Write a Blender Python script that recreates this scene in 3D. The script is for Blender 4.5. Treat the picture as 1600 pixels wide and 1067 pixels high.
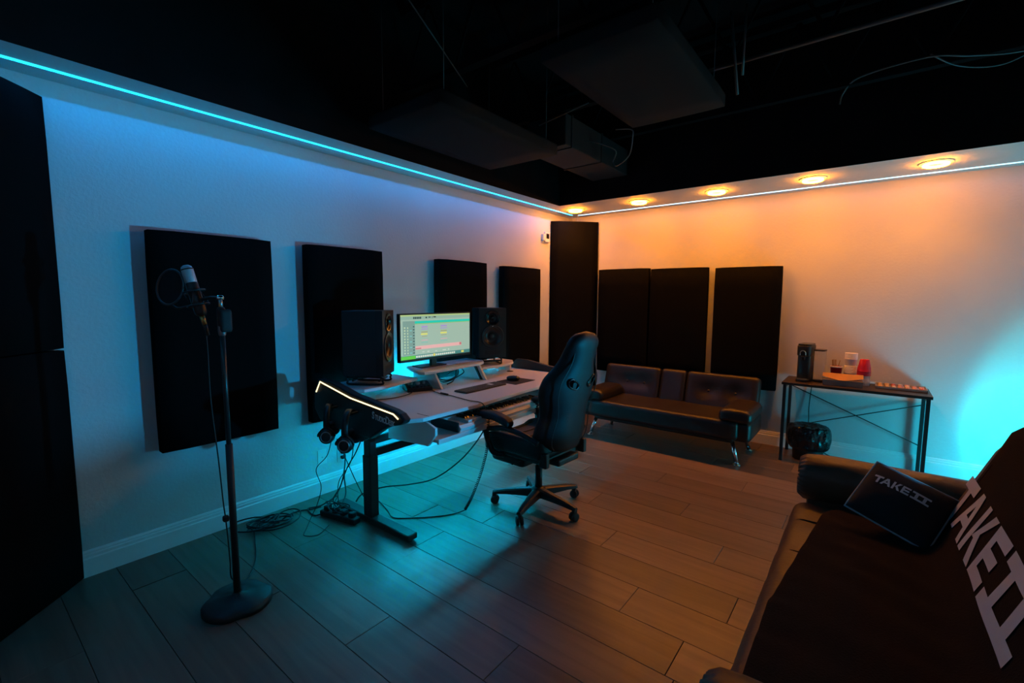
import bpy, bmesh, math, random
from mathutils import Vector, Matrix, noise as mnoise
random.seed(7)
PI = math.pi
for o in list(bpy.data.objects): bpy.data.objects.remove(o, do_unlink=True)
S = bpy.context.scene
COL = S.collection

# ------------------------------------------------------------------ camera
L = 5.294          # back wall (y)
ZS = 2.538         # underside of the soffit
RX = 5.3           # right wall (x)
FY = -0.80         # front wall (y), behind the photographer
ZC = 3.7           # black deck
def make_camera():
    yaw, pitch, roll = map(math.radians, (38.1704, 5.4709, 0.3335))
    f = Vector((-math.sin(yaw)*math.cos(pitch), math.cos(yaw)*math.cos(pitch), -math.sin(pitch)))
    r = f.cross(Vector((0, 0, 1))).normalized(); u = r.cross(f)
    c, s = math.cos(roll), math.sin(roll)
    r2, u2 = r*c+u*s, u*c-r*s
    cd = bpy.data.cameras.new('camera'); cd.sensor_width = 36; cd.lens = 716.43/1600*36
    cd.clip_start = 0.05
    ob = bpy.data.objects.new('camera', cd); COL.objects.link(ob)
    m = Matrix((r2, u2, -f)).transposed().to_4x4(); m.translation = (3.2218, 0, 1.5)
    ob.matrix_world = m
    S.camera = ob
make_camera()

# ------------------------------------------------------------------ world, exposure
W = bpy.data.worlds.new('world'); S.world = W; W.use_nodes = True
W.node_tree.nodes['Background'].inputs[0].default_value = (0.35, 0.5, 1, 1)
W.node_tree.nodes['Background'].inputs[1].default_value = 0.002
S.view_settings.view_transform = 'Standard'; S.view_settings.look = 'None'
S.view_settings.exposure = 0.0; S.view_settings.gamma = 1.0
S.view_settings.use_curve_mapping = False
# colour and strength of every light source of the room (red, green, blue)
C_RING = (168.0, 48.0, 0.9)   # glowing ring of each orange downlight
C_DOWN = (24.0, 7.0, 0.0)    # W, downward beam of each orange downlight
C_LEDL = (0.0, 3.1, 10.2)     # W, LED line over the left wall
C_LEDB = (0.0, 0.2, 0.8)      # W, LED line over the back wall
C_LEDF = (0.0, 2.0, 4.5)     # W, LED lines over the front and right walls
C_DESK = (0.0, 46.0, 76.0)    # strip behind the desk
C_UNDER = (0.0, 74.0, 128.0)   # strip under the desktop
C_SPOT = (0.0, 46.0, 52.0)    # W, cyan floor spotlight
C_CROSS = (0.0, 190.0, 400.0) # W, unseen second head, added to brighten the left wall
C_SPILL = (0.0, 33.0, 47.0)   # W, its side glow
def lamp(kind, name, rgb, **k):
    e = max(max(rgb), 1e-6); ld = bpy.data.lights.new(name, kind); ld.color = [c/e for c in rgb]; ld.energy = e
    for a, v in k.items(): setattr(ld, a, v)
    ob = bpy.data.objects.new(name, ld); COL.objects.link(ob); return ob
def norm(rgb): e = max(max(rgb), 1e-6); return tuple(c/e for c in rgb), e

# ------------------------------------------------------------------ materials
MATS = {}
def mat(name, col, rough=0.6, metal=0.0, spec=0.5, bump=None, emit=None, var=None, trans=0.0, coat=0.0, ior=1.45, sheen=0.0, alpha=1.0):
    if name in MATS: return MATS[name]
    m = bpy.data.materials.new(name); m.use_nodes = True; MATS[name] = m
    nt = m.node_tree; b = nt.nodes['Principled BSDF']; I = b.inputs
    I['Base Color'].default_value = (*col, 1); I['Roughness'].default_value = rough
    I['Metallic'].default_value = metal; I['Specular IOR Level'].default_value = spec
    I['Transmission Weight'].default_value = trans; I['Coat Weight'].default_value = coat
    I['IOR'].default_value = ior; I['Sheen Weight'].default_value = sheen; I['Alpha'].default_value = alpha
    if emit:
        I['Emission Color'].default_value = (*emit[0], 1); I['Emission Strength'].default_value = emit[1]
    tc = None
    if bump or var:
        tc = nt.nodes.new('ShaderNodeTexCoord')
    if bump:
        sc, st, dist = bump
        n = nt.nodes.new('ShaderNodeTexNoise'); n.inputs['Scale'].default_value = sc; n.inputs['Detail'].default_value = 4
        bp = nt.nodes.new('ShaderNodeBump'); bp.inputs['Strength'].default_value = st; bp.inputs['Distance'].default_value = dist
        nt.links.new(tc.outputs['Object'], n.inputs['Vector']); nt.links.new(n.outputs['Fac'], bp.inputs['Height'])
        nt.links.new(bp.outputs['Normal'], I['Normal'])
    if var:
        sc, c2 = var
        n = nt.nodes.new('ShaderNodeTexNoise'); n.inputs['Scale'].default_value = sc; n.inputs['Detail'].default_value = 5
        r = nt.nodes.new('ShaderNodeValToRGB'); r.color_ramp.elements[0].position = .35; r.color_ramp.elements[1].position = .65
        r.color_ramp.elements[0].color = (*col, 1); r.color_ramp.elements[1].color = (*c2, 1)
        nt.links.new(tc.outputs['Object'], n.inputs['Vector']); nt.links.new(n.outputs['Fac'], r.inputs[0])
        nt.links.new(r.outputs[0], I['Base Color'])
    return m
def wood_floor():
    m = bpy.data.materials.new('floor_plank'); m.use_nodes = True; nt = m.node_tree; b = nt.nodes['Principled BSDF']
    g = nt.nodes.new('ShaderNodeNewGeometry'); oi = nt.nodes.new('ShaderNodeObjectInfo')
    mul = nt.nodes.new('ShaderNodeVectorMath'); mul.operation = 'MULTIPLY'; mul.inputs[1].default_value = (1.6, 26, 1)
    add = nt.nodes.new('ShaderNodeVectorMath'); add.operation = 'ADD'
    sc = nt.nodes.new('ShaderNodeMath'); sc.operation = 'MULTIPLY'; sc.inputs[1].default_value = 37
    n = nt.nodes.new('ShaderNodeTexNoise'); n.inputs['Scale'].default_value = 1.0; n.inputs['Detail'].default_value = 7; n.inputs['Distortion'].default_value = .6
    r = nt.nodes.new('ShaderNodeValToRGB'); r.color_ramp.elements[0].position = .3; r.color_ramp.elements[1].position = .72
    r.color_ramp.elements[0].color = (.110, .068, .045, 1); r.color_ramp.elements[1].color = (.172, .112, .080, 1)
    hs = nt.nodes.new('ShaderNodeHueSaturation'); mr = nt.nodes.new('ShaderNodeMapRange')
    mr.inputs['To Min'].default_value = .72; mr.inputs['To Max'].default_value = 1.22
    nt.links.new(g.outputs['Position'], mul.inputs[0]); nt.links.new(oi.outputs['Random'], sc.inputs[0])
    nt.links.new(mul.outputs[0], add.inputs[0]); nt.links.new(sc.outputs[0], add.inputs[1])
    nt.links.new(add.outputs[0], n.inputs['Vector']); nt.links.new(n.outputs['Fac'], r.inputs[0])
    nt.links.new(oi.outputs['Random'], mr.inputs['Value']); nt.links.new(mr.outputs[0], hs.inputs['Value'])
    nt.links.new(r.outputs[0], hs.inputs['Color']); nt.links.new(hs.outputs[0], b.inputs['Base Color'])
    b.inputs['Roughness'].default_value = .40; b.inputs['Specular IOR Level'].default_value = .7
    bp = nt.nodes.new('ShaderNodeBump'); bp.inputs['Strength'].default_value = .12; bp.inputs['Distance'].default_value = .002
    nt.links.new(n.outputs['Fac'], bp.inputs['Height']); nt.links.new(bp.outputs['Normal'], b.inputs['Normal'])
    return m
M_wall = mat('wall_paint', (.64, .64, .64), .75, bump=(55, .28, .006), var=(1.3, (.60, .60, .60)))
M_trim = mat('trim_paint', (.78, .78, .78), .45)
M_black = mat('black_ceiling_paint', (.007, .007, .008), .95, spec=.1, var=(3, (.011, .011, .012)))
M_cloud = mat('cloud_fabric', (.026, .025, .025), .95, spec=.1, bump=(300, .3, .002))
M_panel = mat('acoustic_fabric', (.006, .006, .006), 1.0, spec=.0, bump=(420, .4, .002))
M_frame = mat('panel_edge_fabric', (.013, .013, .013), .95, spec=.06, bump=(300, .3, .002))
M_floor = wood_floor()
M_sub = mat('floor_joint', (.02, .018, .016), .9)
M_white = mat('desk_white_laminate', (.72, .71, .70), .42, bump=(30, .05, .001))
M_whiteedge = mat('desk_white_edge', (.78, .77, .77), .4)
M_blk = mat('black_plastic', (.012, .012, .013), .42)
M_blkm = mat('black_powder_coat', (.016, .016, .017), .5, bump=(200, .1, .001))
M_gloss = mat('gloss_black', (.01, .01, .011), .18)
M_rub = mat('black_rubber', (.012, .012, .012), .7)
M_cable = mat('cable_rubber', (.008, .008, .009), .55)
M_pu = mat('black_pu_leather', (.013, .014, .015), .52, bump=(90, .25, .002), spec=.38)
M_pu2 = mat('futon_faux_leather', (.016, .010, .008), .42, bump=(60, .3, .003), var=(6, (.012, .008, .007)))
M_brown = mat('brown_leather', (.085, .042, .022), .48, bump=(45, .3, .004), var=(5, (.065, .032, .018)))
M_throw = mat('throw_fleece', (.022, .0125, .009), .95, spec=.1, bump=(160, .8, .004))
M_letter = mat('throw_letter_print', (.62, .60, .60), .85, bump=(160, .5, .003))
M_chrome = mat('chrome', (.75, .75, .76), .12, metal=1)
M_steel = mat('brushed_steel', (.35, .35, .36), .35, metal=1)
M_galv = mat('galvanised_wire', (.14, .14, .145), .5, metal=.6)
M_plwhite = mat('white_plastic', (.75, .75, .74), .4)
M_darkwood = mat('dark_walnut_top', (.035, .022, .018), .4, bump=(40, .1, .001), var=(9, (.025, .017, .014)))
M_clear = mat('clear_plastic', (.85, .88, .9), .08, trans=.9, ior=1.3)
M_red = mat('red_plastic', (.55, .012, .03), .35)
M_paperw = mat('white_paper_cup', (.80, .78, .76), .6)
M_card = mat('kraft_envelope', (.80, .46, .16), .7)
M_cardin = mat('envelope_shadow_side', (.20, .16, .14), .7)  # kraft darkened: shade painted into the box colour
M_stick = mat('wood_stick', (.45, .28, .13), .7)
M_foil = mat('tray_foil', (.55, .50, .45), .3, metal=.7)
M_bag = mat('bin_liner', (.008, .008, .009), .22, bump=(14, .9, .02))
M_cone = mat('woofer_cone', (.035, .03, .028), .28)

# ------------------------------------------------------------------ mesh helpers
def nb(): return bmesh.new()
def add_bm(dst, src, M=None):
    if M is not None: src.transform(M)
    vm = {v: dst.verts.new(v.co) for v in src.verts}
    for f in src.faces:
        try:
            nf = dst.faces.new([vm[v] for v in f.verts]); nf.smooth = f.smooth; nf.material_index = f.material_index
        except ValueError: pass
    src.free()
def box(bm, x0, x1, y0, y1, z0, z1, bev=0.0, seg=2, M=None, mi=0):
    b = nb(); bmesh.ops.create_cube(b, size=1)
    for v in b.verts:
        v.co = Vector(((x0+x1)/2+v.co.x*(x1-x0), (y0+y1)/2+v.co.y*(y1-y0), (z0+z1)/2+v.co.z*(z1-z0)))
    if bev > 0: bmesh.ops.bevel(b, geom=b.edges[:], offset=min(bev, .49*min(x1-x0, y1-y0, z1-z0)), segments=seg, profile=.5, affect='EDGES')
    for f in b.faces: f.material_index = mi
    add_bm(bm, b, M); return bm
def frame_from(d):
    d = d.normalized(); a = Vector((0, 0, 1)) if abs(d.z) < .95 else Vector((1, 0, 0))
    x = a.cross(d).normalized(); return x, d.cross(x)
def cyl(bm, p0, p1, r0, r1=None, n=16, caps=True, smooth=True):
    p0, p1 = Vector(p0), Vector(p1); r1 = r0 if r1 is None else r1
    x, y = frame_from(p1-p0); A = []; B = []
    for i in range(n):
        a = 2*PI*i/n; d = x*math.cos(a)+y*math.sin(a)
        A.append(bm.verts.new(p0+d*r0)); B.append(bm.verts.new(p1+d*r1))
    for i in range(n):
        f = bm.faces.new((A[i], A[(i+1) % n], B[(i+1) % n], B[i])); f.smooth = smooth
    if caps: bm.faces.new(A[::-1]); bm.faces.new(B)
    return bm
def spline(pts, k=6, closed=False):
    P = [Vector(p) for p in pts]; n = len(P); out = []
    rng = range(n) if closed else range(n-1)
    for i in rng:
        if closed: a, b, c, d = P[(i-1) % n], P[i], P[(i+1) % n], P[(i+2) % n]
        else: a, b, c, d = P[max(i-1, 0)], P[i], P[i+1], P[min(i+2, n-1)]
        for j in range(k):
            t = j/k
            out.append(.5*((2*b)+(c-a)*t+(2*a-5*b+4*c-d)*t*t+(3*b-a-3*c+d)*t**3))
    if not closed: out.append(P[-1])
    return out
def tube(bm, pts, r, n=8, closed=False, caps=True):
    P = [Vector(p) for p in pts]; m = len(P); rings = []
    R = r if callable(r) else (lambda i: r)
    t0 = (P[1]-P[0]); x, y = frame_from(t0)
    for i in range(m):
        if closed: t = P[(i+1) % m]-P[i-1]
        else: t = P[min(i+1, m-1)]-P[max(i-1, 0)]
        if t.length < 1e-9: t = t0
        t.normalize(); x = (x-t*x.dot(t)); 
        if x.length < 1e-6: x, _ = frame_from(t)
        x.normalize(); y = t.cross(x)
        rings.append([bm.verts.new(P[i]+(x*math.cos(2*PI*j/n)+y*math.sin(2*PI*j/n))*R(i)) for j in range(n)])
    for i in range(m if closed else m-1):
        a, b = rings[i], rings[(i+1) % m]
        for j in range(n):
            f = bm.faces.new((a[j], a[(j+1) % n], b[(j+1) % n], b[j])); f.smooth = True
    if caps and not closed: bm.faces.new(rings[0][::-1]); bm.faces.new(rings[-1])
    return bm
def lathe(bm, prof, n=24, M=None, smooth=True):
    b = nb(); rings = []
    for r, z in prof:
        if r < 1e-6: rings.append([b.verts.new((0, 0, z))])
        else: rings.append([b.verts.new((r*math.cos(2*PI*i/n), r*math.sin(2*PI*i/n), z)) for i in range(n)])
    for a, c in zip(rings, rings[1:]):
        for i in range(n):
            j = (i+1) % n
            if len(a) == 1 and len(c) == 1: continue
            if len(a) == 1: f = b.faces.new((a[0], c[j], c[i]))
            elif len(c) == 1: f = b.faces.new((a[i], a[j], c[0]))
            else: f = b.faces.new((a[i], a[j], c[j], c[i]))
            f.smooth = smooth
    add_bm(bm, b, M); return bm
def prism(bm, poly, h0, h1, axis='z', bev=0.0, seg=2, M=None, smooth=False):
    """poly: 2-D outline; axis z: (x,y), axis y: (x,z), axis x: (y,z)"""
    b = nb()
    def P(p, h):
        if axis == 'z': return (p[0], p[1], h)
        if axis == 'y': return (p[0], h, p[1])
        return (h, p[0], p[1])
    A = [b.verts.new(P(p, h0)) for p in poly]; B = [b.verts.new(P(p, h1)) for p in poly]; n = len(poly)
    fa = b.faces.new(A); fb = b.faces.new(B)
    for i in range(n): f = b.faces.new((A[i], A[(i+1) % n], B[(i+1) % n], B[i])); f.smooth = smooth
    bmesh.ops.recalc_face_normals(b, faces=b.faces[:])
    if bev > 0:
        es = set(fa.edges[:]) | set(fb.edges[:])
        bmesh.ops.bevel(b, geom=list(es), offset=bev, segments=seg, profile=.5, affect='EDGES')
    add_bm(bm, b, M); return bm
def softbox(bm, c, s, r, n=10, deform=None, M=None):
    """rounded, gridded box centred on c with size s; deform(v_local in -1..1, co) -> co"""
    b = nb(); h = [x/2 for x in s]; vmap = {}
    def g(a): return -1+2*a/n
    def vert(u):
        k = tuple(round(q, 5) for q in u)
        if k in vmap: return vmap[k]
        p = Vector((u[0]*h[0], u[1]*h[1], u[2]*h[2]))
        q = Vector([max(-(h[i]-r), min(h[i]-r, p[i])) for i in range(3)]); d = p-q
        if d.length > 1e-9: p = q+d.normalized()*r
        if deform: p = deform(u, p)
        vmap[k] = b.verts.new(p+Vector(c)); return vmap[k]
    for ax in range(3):
        for sg in (-1, 1):
            for i in range(n):
                for j in range(n):
                    q = []
                    for (a, e) in ((i, j), (i+1, j), (i+1, j+1), (i, j+1)):
                        u = [0, 0, 0]; u[ax] = sg; u[(ax+1) % 3] = g(a); u[(ax+2) % 3] = g(e); q.append(vert(u))
                    if sg < 0: q = q[::-1]
                    try: f = b.faces.new(q); f.smooth = True
                    except ValueError: pass
    add_bm(bm, b, M); return bm
def gridsurf(bm, fn, nu, nv, smooth=True, mi=0):
    V = [[bm.verts.new(fn(i/nu, j/nv)) for j in range(nv+1)] for i in range(nu+1)]
    for i in range(nu):
        for j in range(nv):
            f = bm.faces.new((V[i][j], V[i+1][j], V[i+1][j+1], V[i][j+1])); f.smooth = smooth; f.material_index = mi
    return bm
def textbm(s, size, ext=0.0):
    cu = bpy.data.curves.new('t', 'FONT'); cu.body = s; cu.size = size; cu.extrude = ext; cu.offset = .0011
    o = bpy.data.objects.new('t', cu); COL.objects.link(o)
    dg = bpy.context.evaluated_depsgraph_get(); me = bpy.data.meshes.new_from_object(o.evaluated_get(dg))
    b = nb(); b.from_mesh(me); bpy.data.objects.remove(o, do_unlink=True); bpy.data.curves.remove(cu); bpy.data.meshes.remove(me)
    return b

# ------------------------------------------------------------------ object helpers
RM = {}
def thing(name, label, cat, loc=(0, 0, 0), rz=0.0, group=None):
    o = bpy.data.objects.new(name, None); COL.objects.link(o); o.empty_display_size = .1
    o.location = loc; o.rotation_euler = (0, 0, rz); o['label'] = label; o['category'] = cat
    if group: o['group'] = group
    RM[o.name] = Matrix.Translation(loc) @ Matrix.Rotation(rz, 4, 'Z')
    return o
def obj(name, bm, mats, parent=None, world=False, label=None, recalc=True, kind=None):
    """world=True: the mesh was written in room coordinates"""
    if recalc: bmesh.ops.recalc_face_normals(bm, faces=bm.faces[:])
    if world and parent is not None:
        r = parent
        while r.parent: r = r.parent
        bm.transform(RM[r.name].inverted())
    me = bpy.data.meshes.new(name); bm.to_mesh(me); bm.free()
    for m in (mats if isinstance(mats, (list, tuple)) else [mats]): me.materials.append(m)
    o = bpy.data.objects.new(name, me); COL.objects.link(o)
    if parent is not None: o.parent = parent
    if label: o['label'] = label
    if kind: o['kind'] = kind
    return o
def single(name, bm, m, label, cat, group=None, loc=None):
    """a thing that is one mesh; mesh written in room coordinates, origin moved to its base"""
    if loc is None:
        xs = [v.co for v in bm.verts]
        loc = Vector((sum(v.x for v in xs)/len(xs), sum(v.y for v in xs)/len(xs), min(v.z for v in xs)))
    bm.transform(Matrix.Translation(-Vector(loc)))
    o = obj(name, bm, m); o.location = loc; o['label'] = label; o['category'] = cat
    if group: o['group'] = group
    return o
def struct(name, bm, m, parent=None):
    o = obj(name, bm, m, parent)
    if parent is None: o['kind'] = 'structure'
    return o
def copy_tree(o, parent=None):
    c = o.copy(); COL.objects.link(c)
    if parent is not None: c.parent = parent
    for ch in o.children: copy_tree(ch, c)
    return c

# ------------------------------------------------------------------ the room
fl = struct('floor', box(nb(), -.1, RX+.1, FY-.1, L+.1, -.10, -.0085), M_sub)
PW, PL = .235, 1.52
pm = {}
def plank_mesh(ln):
    k = round(ln, 2)
    if k not in pm:
        b = box(nb(), 0, k-.0025, 0.001, PW-.001, -.009, 0, bev=.0012, seg=1)
        me = bpy.data.meshes.new('plank'); b.to_mesh(me); b.free(); me.materials.append(M_floor); pm[k] = me
    return pm[k]
nrow0 = math.floor((FY-1.012)/PW)
offs = {6: 2.776}
for r in range(nrow0, int((L-1.012)/PW)+1):
    y = 1.012+r*PW
    x = -((r*0.613) % 1)*PL
    if r == 5: x = 2.780-2*PL
    if r == 3: x = 2.66-2*PL
    w = PW
    while x < RX:
        x0, x1 = max(x, 0), min(x+PL, RX)
        if x1-x0 > .03 and y > FY-.2:
            o = bpy.data.objects.new('plank', plank_mesh(x1-x0)); COL.objects.link(o); o.parent = fl; o.location = (x0, y, 0)
        x += PL
HW = ZC
struct('wall_left', box(nb(), -.12, 0, FY-.12, L+.12, 0, HW), M_wall)
struct('wall_back', box(nb(), 0, RX, L, L+.12, 0, HW), M_wall)
struct('wall_right', box(nb(), RX, RX+.12, FY-.12, L+.12, 0, HW), M_wall)
struct('wall_front', box(nb(), 0, RX, FY-.12, FY, 0, HW), M_wall)
ceil = struct('ceiling', box(nb(), -.12, RX+.12, FY-.12, L+.12, ZC, ZC+.1), M_black)
def soffit(name, x0, x1, y0, y1):
    b = box(nb(), x0, x1, y0, y1, ZS, ZC)
    for f in b.faces: f.material_index = 0 if f.normal.z < -.5 else 1
    b.normal_update()
    for f in b.faces: f.material_index = 0 if f.normal.z < -.5 else 1
    o = struct(name, b, [M_wall, M_black]); return o
WL, WB = .343, .773
soffit('trim_1', 0, WL, FY, L)
soffit('trim_2', WL, RX, L-WB, L)
soffit('trim_3', WL, RX, FY, FY+.68)
soffit('trim_4', RX-WL, RX, FY+.68, L-WB)
def base(name, fn):
    # profiled skirting: plain board, step, bead
    prof = [(0, 0), (.016, 0), (.016, .098), (.012, .104), (.012, .118), (.009, .124), (.009, .132), (.004, .142), (0, .142)]
    b = nb(); fn(b, prof); return struct(name, b, M_trim)
base('baseboard_left', lambda b, p: prism(b, [(x, z) for x, z in p], FY, L, 'y'))
base('baseboard_back', lambda b, p: prism(b, [(L-x, z) for x, z in p], .017, RX, 'x'))
base('baseboard_right', lambda b, p: prism(b, [(RX-x, z) for x, z in p], FY, L-.017, 'y'))
base('baseboard_front', lambda b, p: prism(b, [(FY+x, z) for x, z in p], .017, RX-.017, 'x'))

# black open ceiling: bar joists with web rods
for y in (.9, 2.35, 3.35, 4.2):
    b = nb(); box(b, WL, RX-WL, y-.035, y+.035, 3.56, 3.62); box(b, WL, RX-WL, y-.03, y+.03, 3.02, 3.06)
    j = obj('joist', b, M_black, ceil)
    n = 9; dx = (RX-2*WL)/n
    for i in range(n):
        xa = WL+i*dx
        for (p, q) in (((xa, 3.05), (xa+dx/2, 3.57)), ((xa+dx/2, 3.57), (xa+dx, 3.05))):
            obj('web_rod', cyl(nb(), (p[0], y, p[1]), (q[0], y, q[1]), .011, n=8), M_black, j)

# ------------------------------------------------------------------ light fixtures of the room
M_glowO = mat('orange_light_diffuser', (.9, .7, .5), .5, emit=norm(C_RING))
M_ledc = mat('cyan_led_line', (.3, .8, .9), .5, emit=((.02, .72, 1.0), 1.3))
M_ledp = mat('pale_cyan_led_line', (.6, .8, .9), .5, emit=((.42, .85, 1.0), 1.3))
def downlight(x, y, m, label, group):
    t = thing('recessed_downlight', label, 'light', (x, y, ZS), 0, group)
    obj('trim_ring', lathe(nb(), [(.088, 0), (.102, 0), (.103, -.004), (.098, -.007), (.088, -.005), (.088, 0)], 32), M_plwhite, t)
    obj('glow_ring', tube(nb(), [(.070*math.cos(2*PI*i/36), .070*math.sin(2*PI*i/36), -.016) for i in range(36)], .0115, 8, True), m, t)
    obj('centre_disc', lathe(nb(), [(0, -.003), (.050, -.003), (.051, -.009), (.046, -.012), (0, -.012)], 24), M_plwhite, t)
    lo = lamp('SPOT', 'beam_lamp', C_DOWN, spot_size=math.radians(124), spot_blend=.8, shadow_soft_size=.05); lo.parent = t; lo.location = (0, 0, -.02)
ordn = ['nearest the room corner', 'second from the room corner', 'third from the room corner', 'fourth from the room corner', 'fifth from the room corner, largest in view']
for i in range(5):
    downlight(.384+i*.785, L-.487, M_glowO, 'orange glowing ring downlight in the back soffit, '+ordn[i], 'orange downlights')
def led(pts, tail, label, m, rgb):
    t = thing('led_strip', label, 'light strip', pts[0])
    p, q = Vector(pts[0]), Vector(pts[1]); ln = (q-p).length; ax = 0 if abs(q.x-p.x) > .1 else 1
    def bar(b, off, w, z0, z1):
        if ax == 1: box(b, p.x+off-w, p.x+off+w, min(p.y, q.y), max(p.y, q.y), z0, z1)
        else: box(b, min(p.x, q.x), max(p.x, q.x), p.y+off-w, p.y+off+w, z0, z1)
        return b
    for sg in (-1, 1): obj('glowing_channel_side', bar(nb(), sg*.0085, .0006, ZS-.0055, ZS-.0002), m, t, world=True)  # no lamp: sides given a glow so the line shows from low angles
    obj('lit_line', bar(nb(), 0, .0075, ZS-.0010, ZS-.0002), m, t, world=True)
    c = (p+q)/2
    lo = lamp('AREA', 'strip_lamp', rgb, shape='RECTANGLE', size=.0012 if ax == 1 else ln, size_y=ln if ax == 1 else .0012)
    lo.parent = t; lo.location = (c.x-p.x, c.y-p.y, -.0016)
    if tail: obj('lead_wire', tube(nb(), spline(tail, 6), .0035, 8), M_plwhite, t, world=True)
led(((.163, FY+.1, ZS), (.163, L-.19, ZS)), [(.163, L-.19, ZS-.004), (.14, L-.15, ZS-.01), (.12, L-.10, ZS-.06), (.11, L-.09, 2.30)], 'cyan LED line running along the soffit over the left wall', M_ledc, C_LEDL)
led(((.22, L-.138, ZS), (RX-.1, L-.138, ZS)), [(.22, L-.138, ZS-.004), (.195, L-.11, ZS-.02), (.19, L-.09, ZS-.10), (.19, L-.08, 2.30)], 'pale cyan LED line along the soffit beside the orange downlights', M_ledp, C_LEDB)
led(((.3, FY+.15, ZS), (RX-.2, FY+.15, ZS)), None, 'cyan LED line along the front soffit behind the photographer', M_ledc, C_LEDF)
led(((RX-.15, FY+.3, ZS), (RX-.15, L-.3, ZS)), None, 'cyan LED line along the soffit over the right wall', M_ledc, C_LEDF)

# cyan floor spotlight behind the end of the brown sofa
t = thing('floor_spotlight', 'black floor spotlight can throwing cyan light onto back wall', 'light', (4.35, 4.6, 0), 0)
obj('base_plate', lathe(nb(), [(0, 0), (.09, 0), (.09, .012), (0, .012)], 24), M_blkm, t)
b = nb(); box(b, -.085, -.078, -.012, .012, .012, .20); box(b, .078, .085, -.012, .012, .012, .20); box(b, -.085, .085, -.012, .012, .010, .018); obj('yoke', b, M_blkm, t)
aim = Vector((.325, .92, .219)).normalized(); head = Vector((0, 0, .18))
rot = aim.to_track_quat('Z', 'Y').to_matrix().to_4x4()
obj('lamp_can', lathe(nb(), [(0, -.12), (.055, -.12), (.068, -.10), (.07, .012), (.066, .012), (.06, -.02), (0, -.02)], 24, Matrix.Translation(head) @ rot), M_blkm, t)
lo = lamp('SPOT', 'spot_lamp', C_SPOT, spot_size=math.radians(114), spot_blend=.16, shadow_soft_size=.05)
lo.parent = t; lo.location = head+aim*.035; lo.rotation_euler = aim.to_track_quat('-Z', 'Y').to_euler()
# unseen second head, added to throw cyan on the left wall
CPX, CPY, CPZ = 4.5, 3.5, .70
aim2 = Vector((-CPX, .45-CPY, 1.35-CPZ)).normalized(); hd2 = Vector((0, 0, CPZ))
t = thing('floor_spotlight', 'added unseen spotlight can on a pole lighting the left wall', 'light', (CPX, CPY, 0), 0)
obj('base_plate', lathe(nb(), [(0, 0), (.07, 0), (.07, .012), (0, .012)], 24), M_blkm, t)
obj('pole', cyl(nb(), (0, 0, .01), hd2-aim2*.09, .01, n=12), M_blkm, t)
obj('lamp_can', lathe(nb(), [(0, -.12), (.055, -.12), (.068, -.10), (.07, .03), (.065, .03), (.06, -.02), (0, -.02)], 24, Matrix.Translation(hd2) @ aim2.to_track_quat('Z', 'Y').to_matrix().to_4x4()), M_blkm, t)
lc = lamp('SPOT', 'added_cross_lamp', C_CROSS, spot_size=math.radians(45), spot_blend=.9, shadow_soft_size=.05)
lc.parent = t; lc.location = hd2+aim2*.035; lc.rotation_euler = aim2.to_track_quat('-Z', 'Y').to_euler()
t = bpy.data.objects['floor_spotlight']
lo = lamp('POINT', 'side_glow', C_SPILL, shadow_soft_size=.14); lo.parent = t; lo.location = head+aim*.13

# ------------------------------------------------------------------ acoustic panels
def panel(name, label, p, ang, w, h, z0, th=.085, m=M_panel, group=None):
    """front-left corner p (x,y) seen from the front, ang = direction of the width in plan, body lies behind"""
    t = thing(name, label, 'acoustic panel', (p[0], p[1], z0), ang, group)
    obj('fabric_face', softbox(nb(), (w/2, th/2, h/2), (w, th, h), .012, 6), m, t)
    obj('back_frame', box(nb(), .03, w-.03, th-.004, th+.012, .03, h-.03), M_frame, t)
    return t
G = 'wall panels'
# left wall: seen from the room the width runs along +y, the body lies towards -x
for (y0, y1, z0, z1, lab) in ((.765, 1.422, .60, 1.862, 'large black acoustic panel on left wall behind the microphone'),
                              (1.66, 2.29, .585, 1.865, 'black acoustic panel on left wall behind the left loudspeaker'),
                              (2.90, 3.56, .60, 1.85, 'black acoustic panel on left wall behind the right loudspeaker'),
                              (3.835, 4.52, .60, 1.84, 'black acoustic panel on left wall closest to the corner panel')):
    panel('acoustic_panel', lab, (.1, y0), PI/2, y1-y0, z1-z0, z0, group=G)
for (x0, x1, z0, z1, lab) in ((.50, 1.145, .59, 1.852, 'black acoustic panel on back wall touching the tall corner panel'),
                              (1.167, 1.80, .585, 1.84, 'middle black acoustic panel on back wall above the futon'),
                              (1.871, 2.497, .575, 1.828, 'black acoustic panel on back wall nearest the console table')):
    panel('acoustic_panel', lab, (x0, L-.1), 0, x1-x0, z1-z0, z0, group=G)
panel('corner_bass_trap', 'full-height black panel set diagonally across the far room corner', (.02, L-.45), PI/4, .608, 2.45, 0, th=.06)
panel('corner_bass_trap', 'lower of two stacked black panels at the left edge', (.45, -.012), PI*3/4, .608, 1.225, 0, th=.06, group='stacked corner panels')
panel('corner_bass_trap', 'upper of two stacked black panels at the left edge', (.45, -.012), PI*3/4, .608, 1.222, 1.2285, th=.06, group='stacked corner panels')

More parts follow.
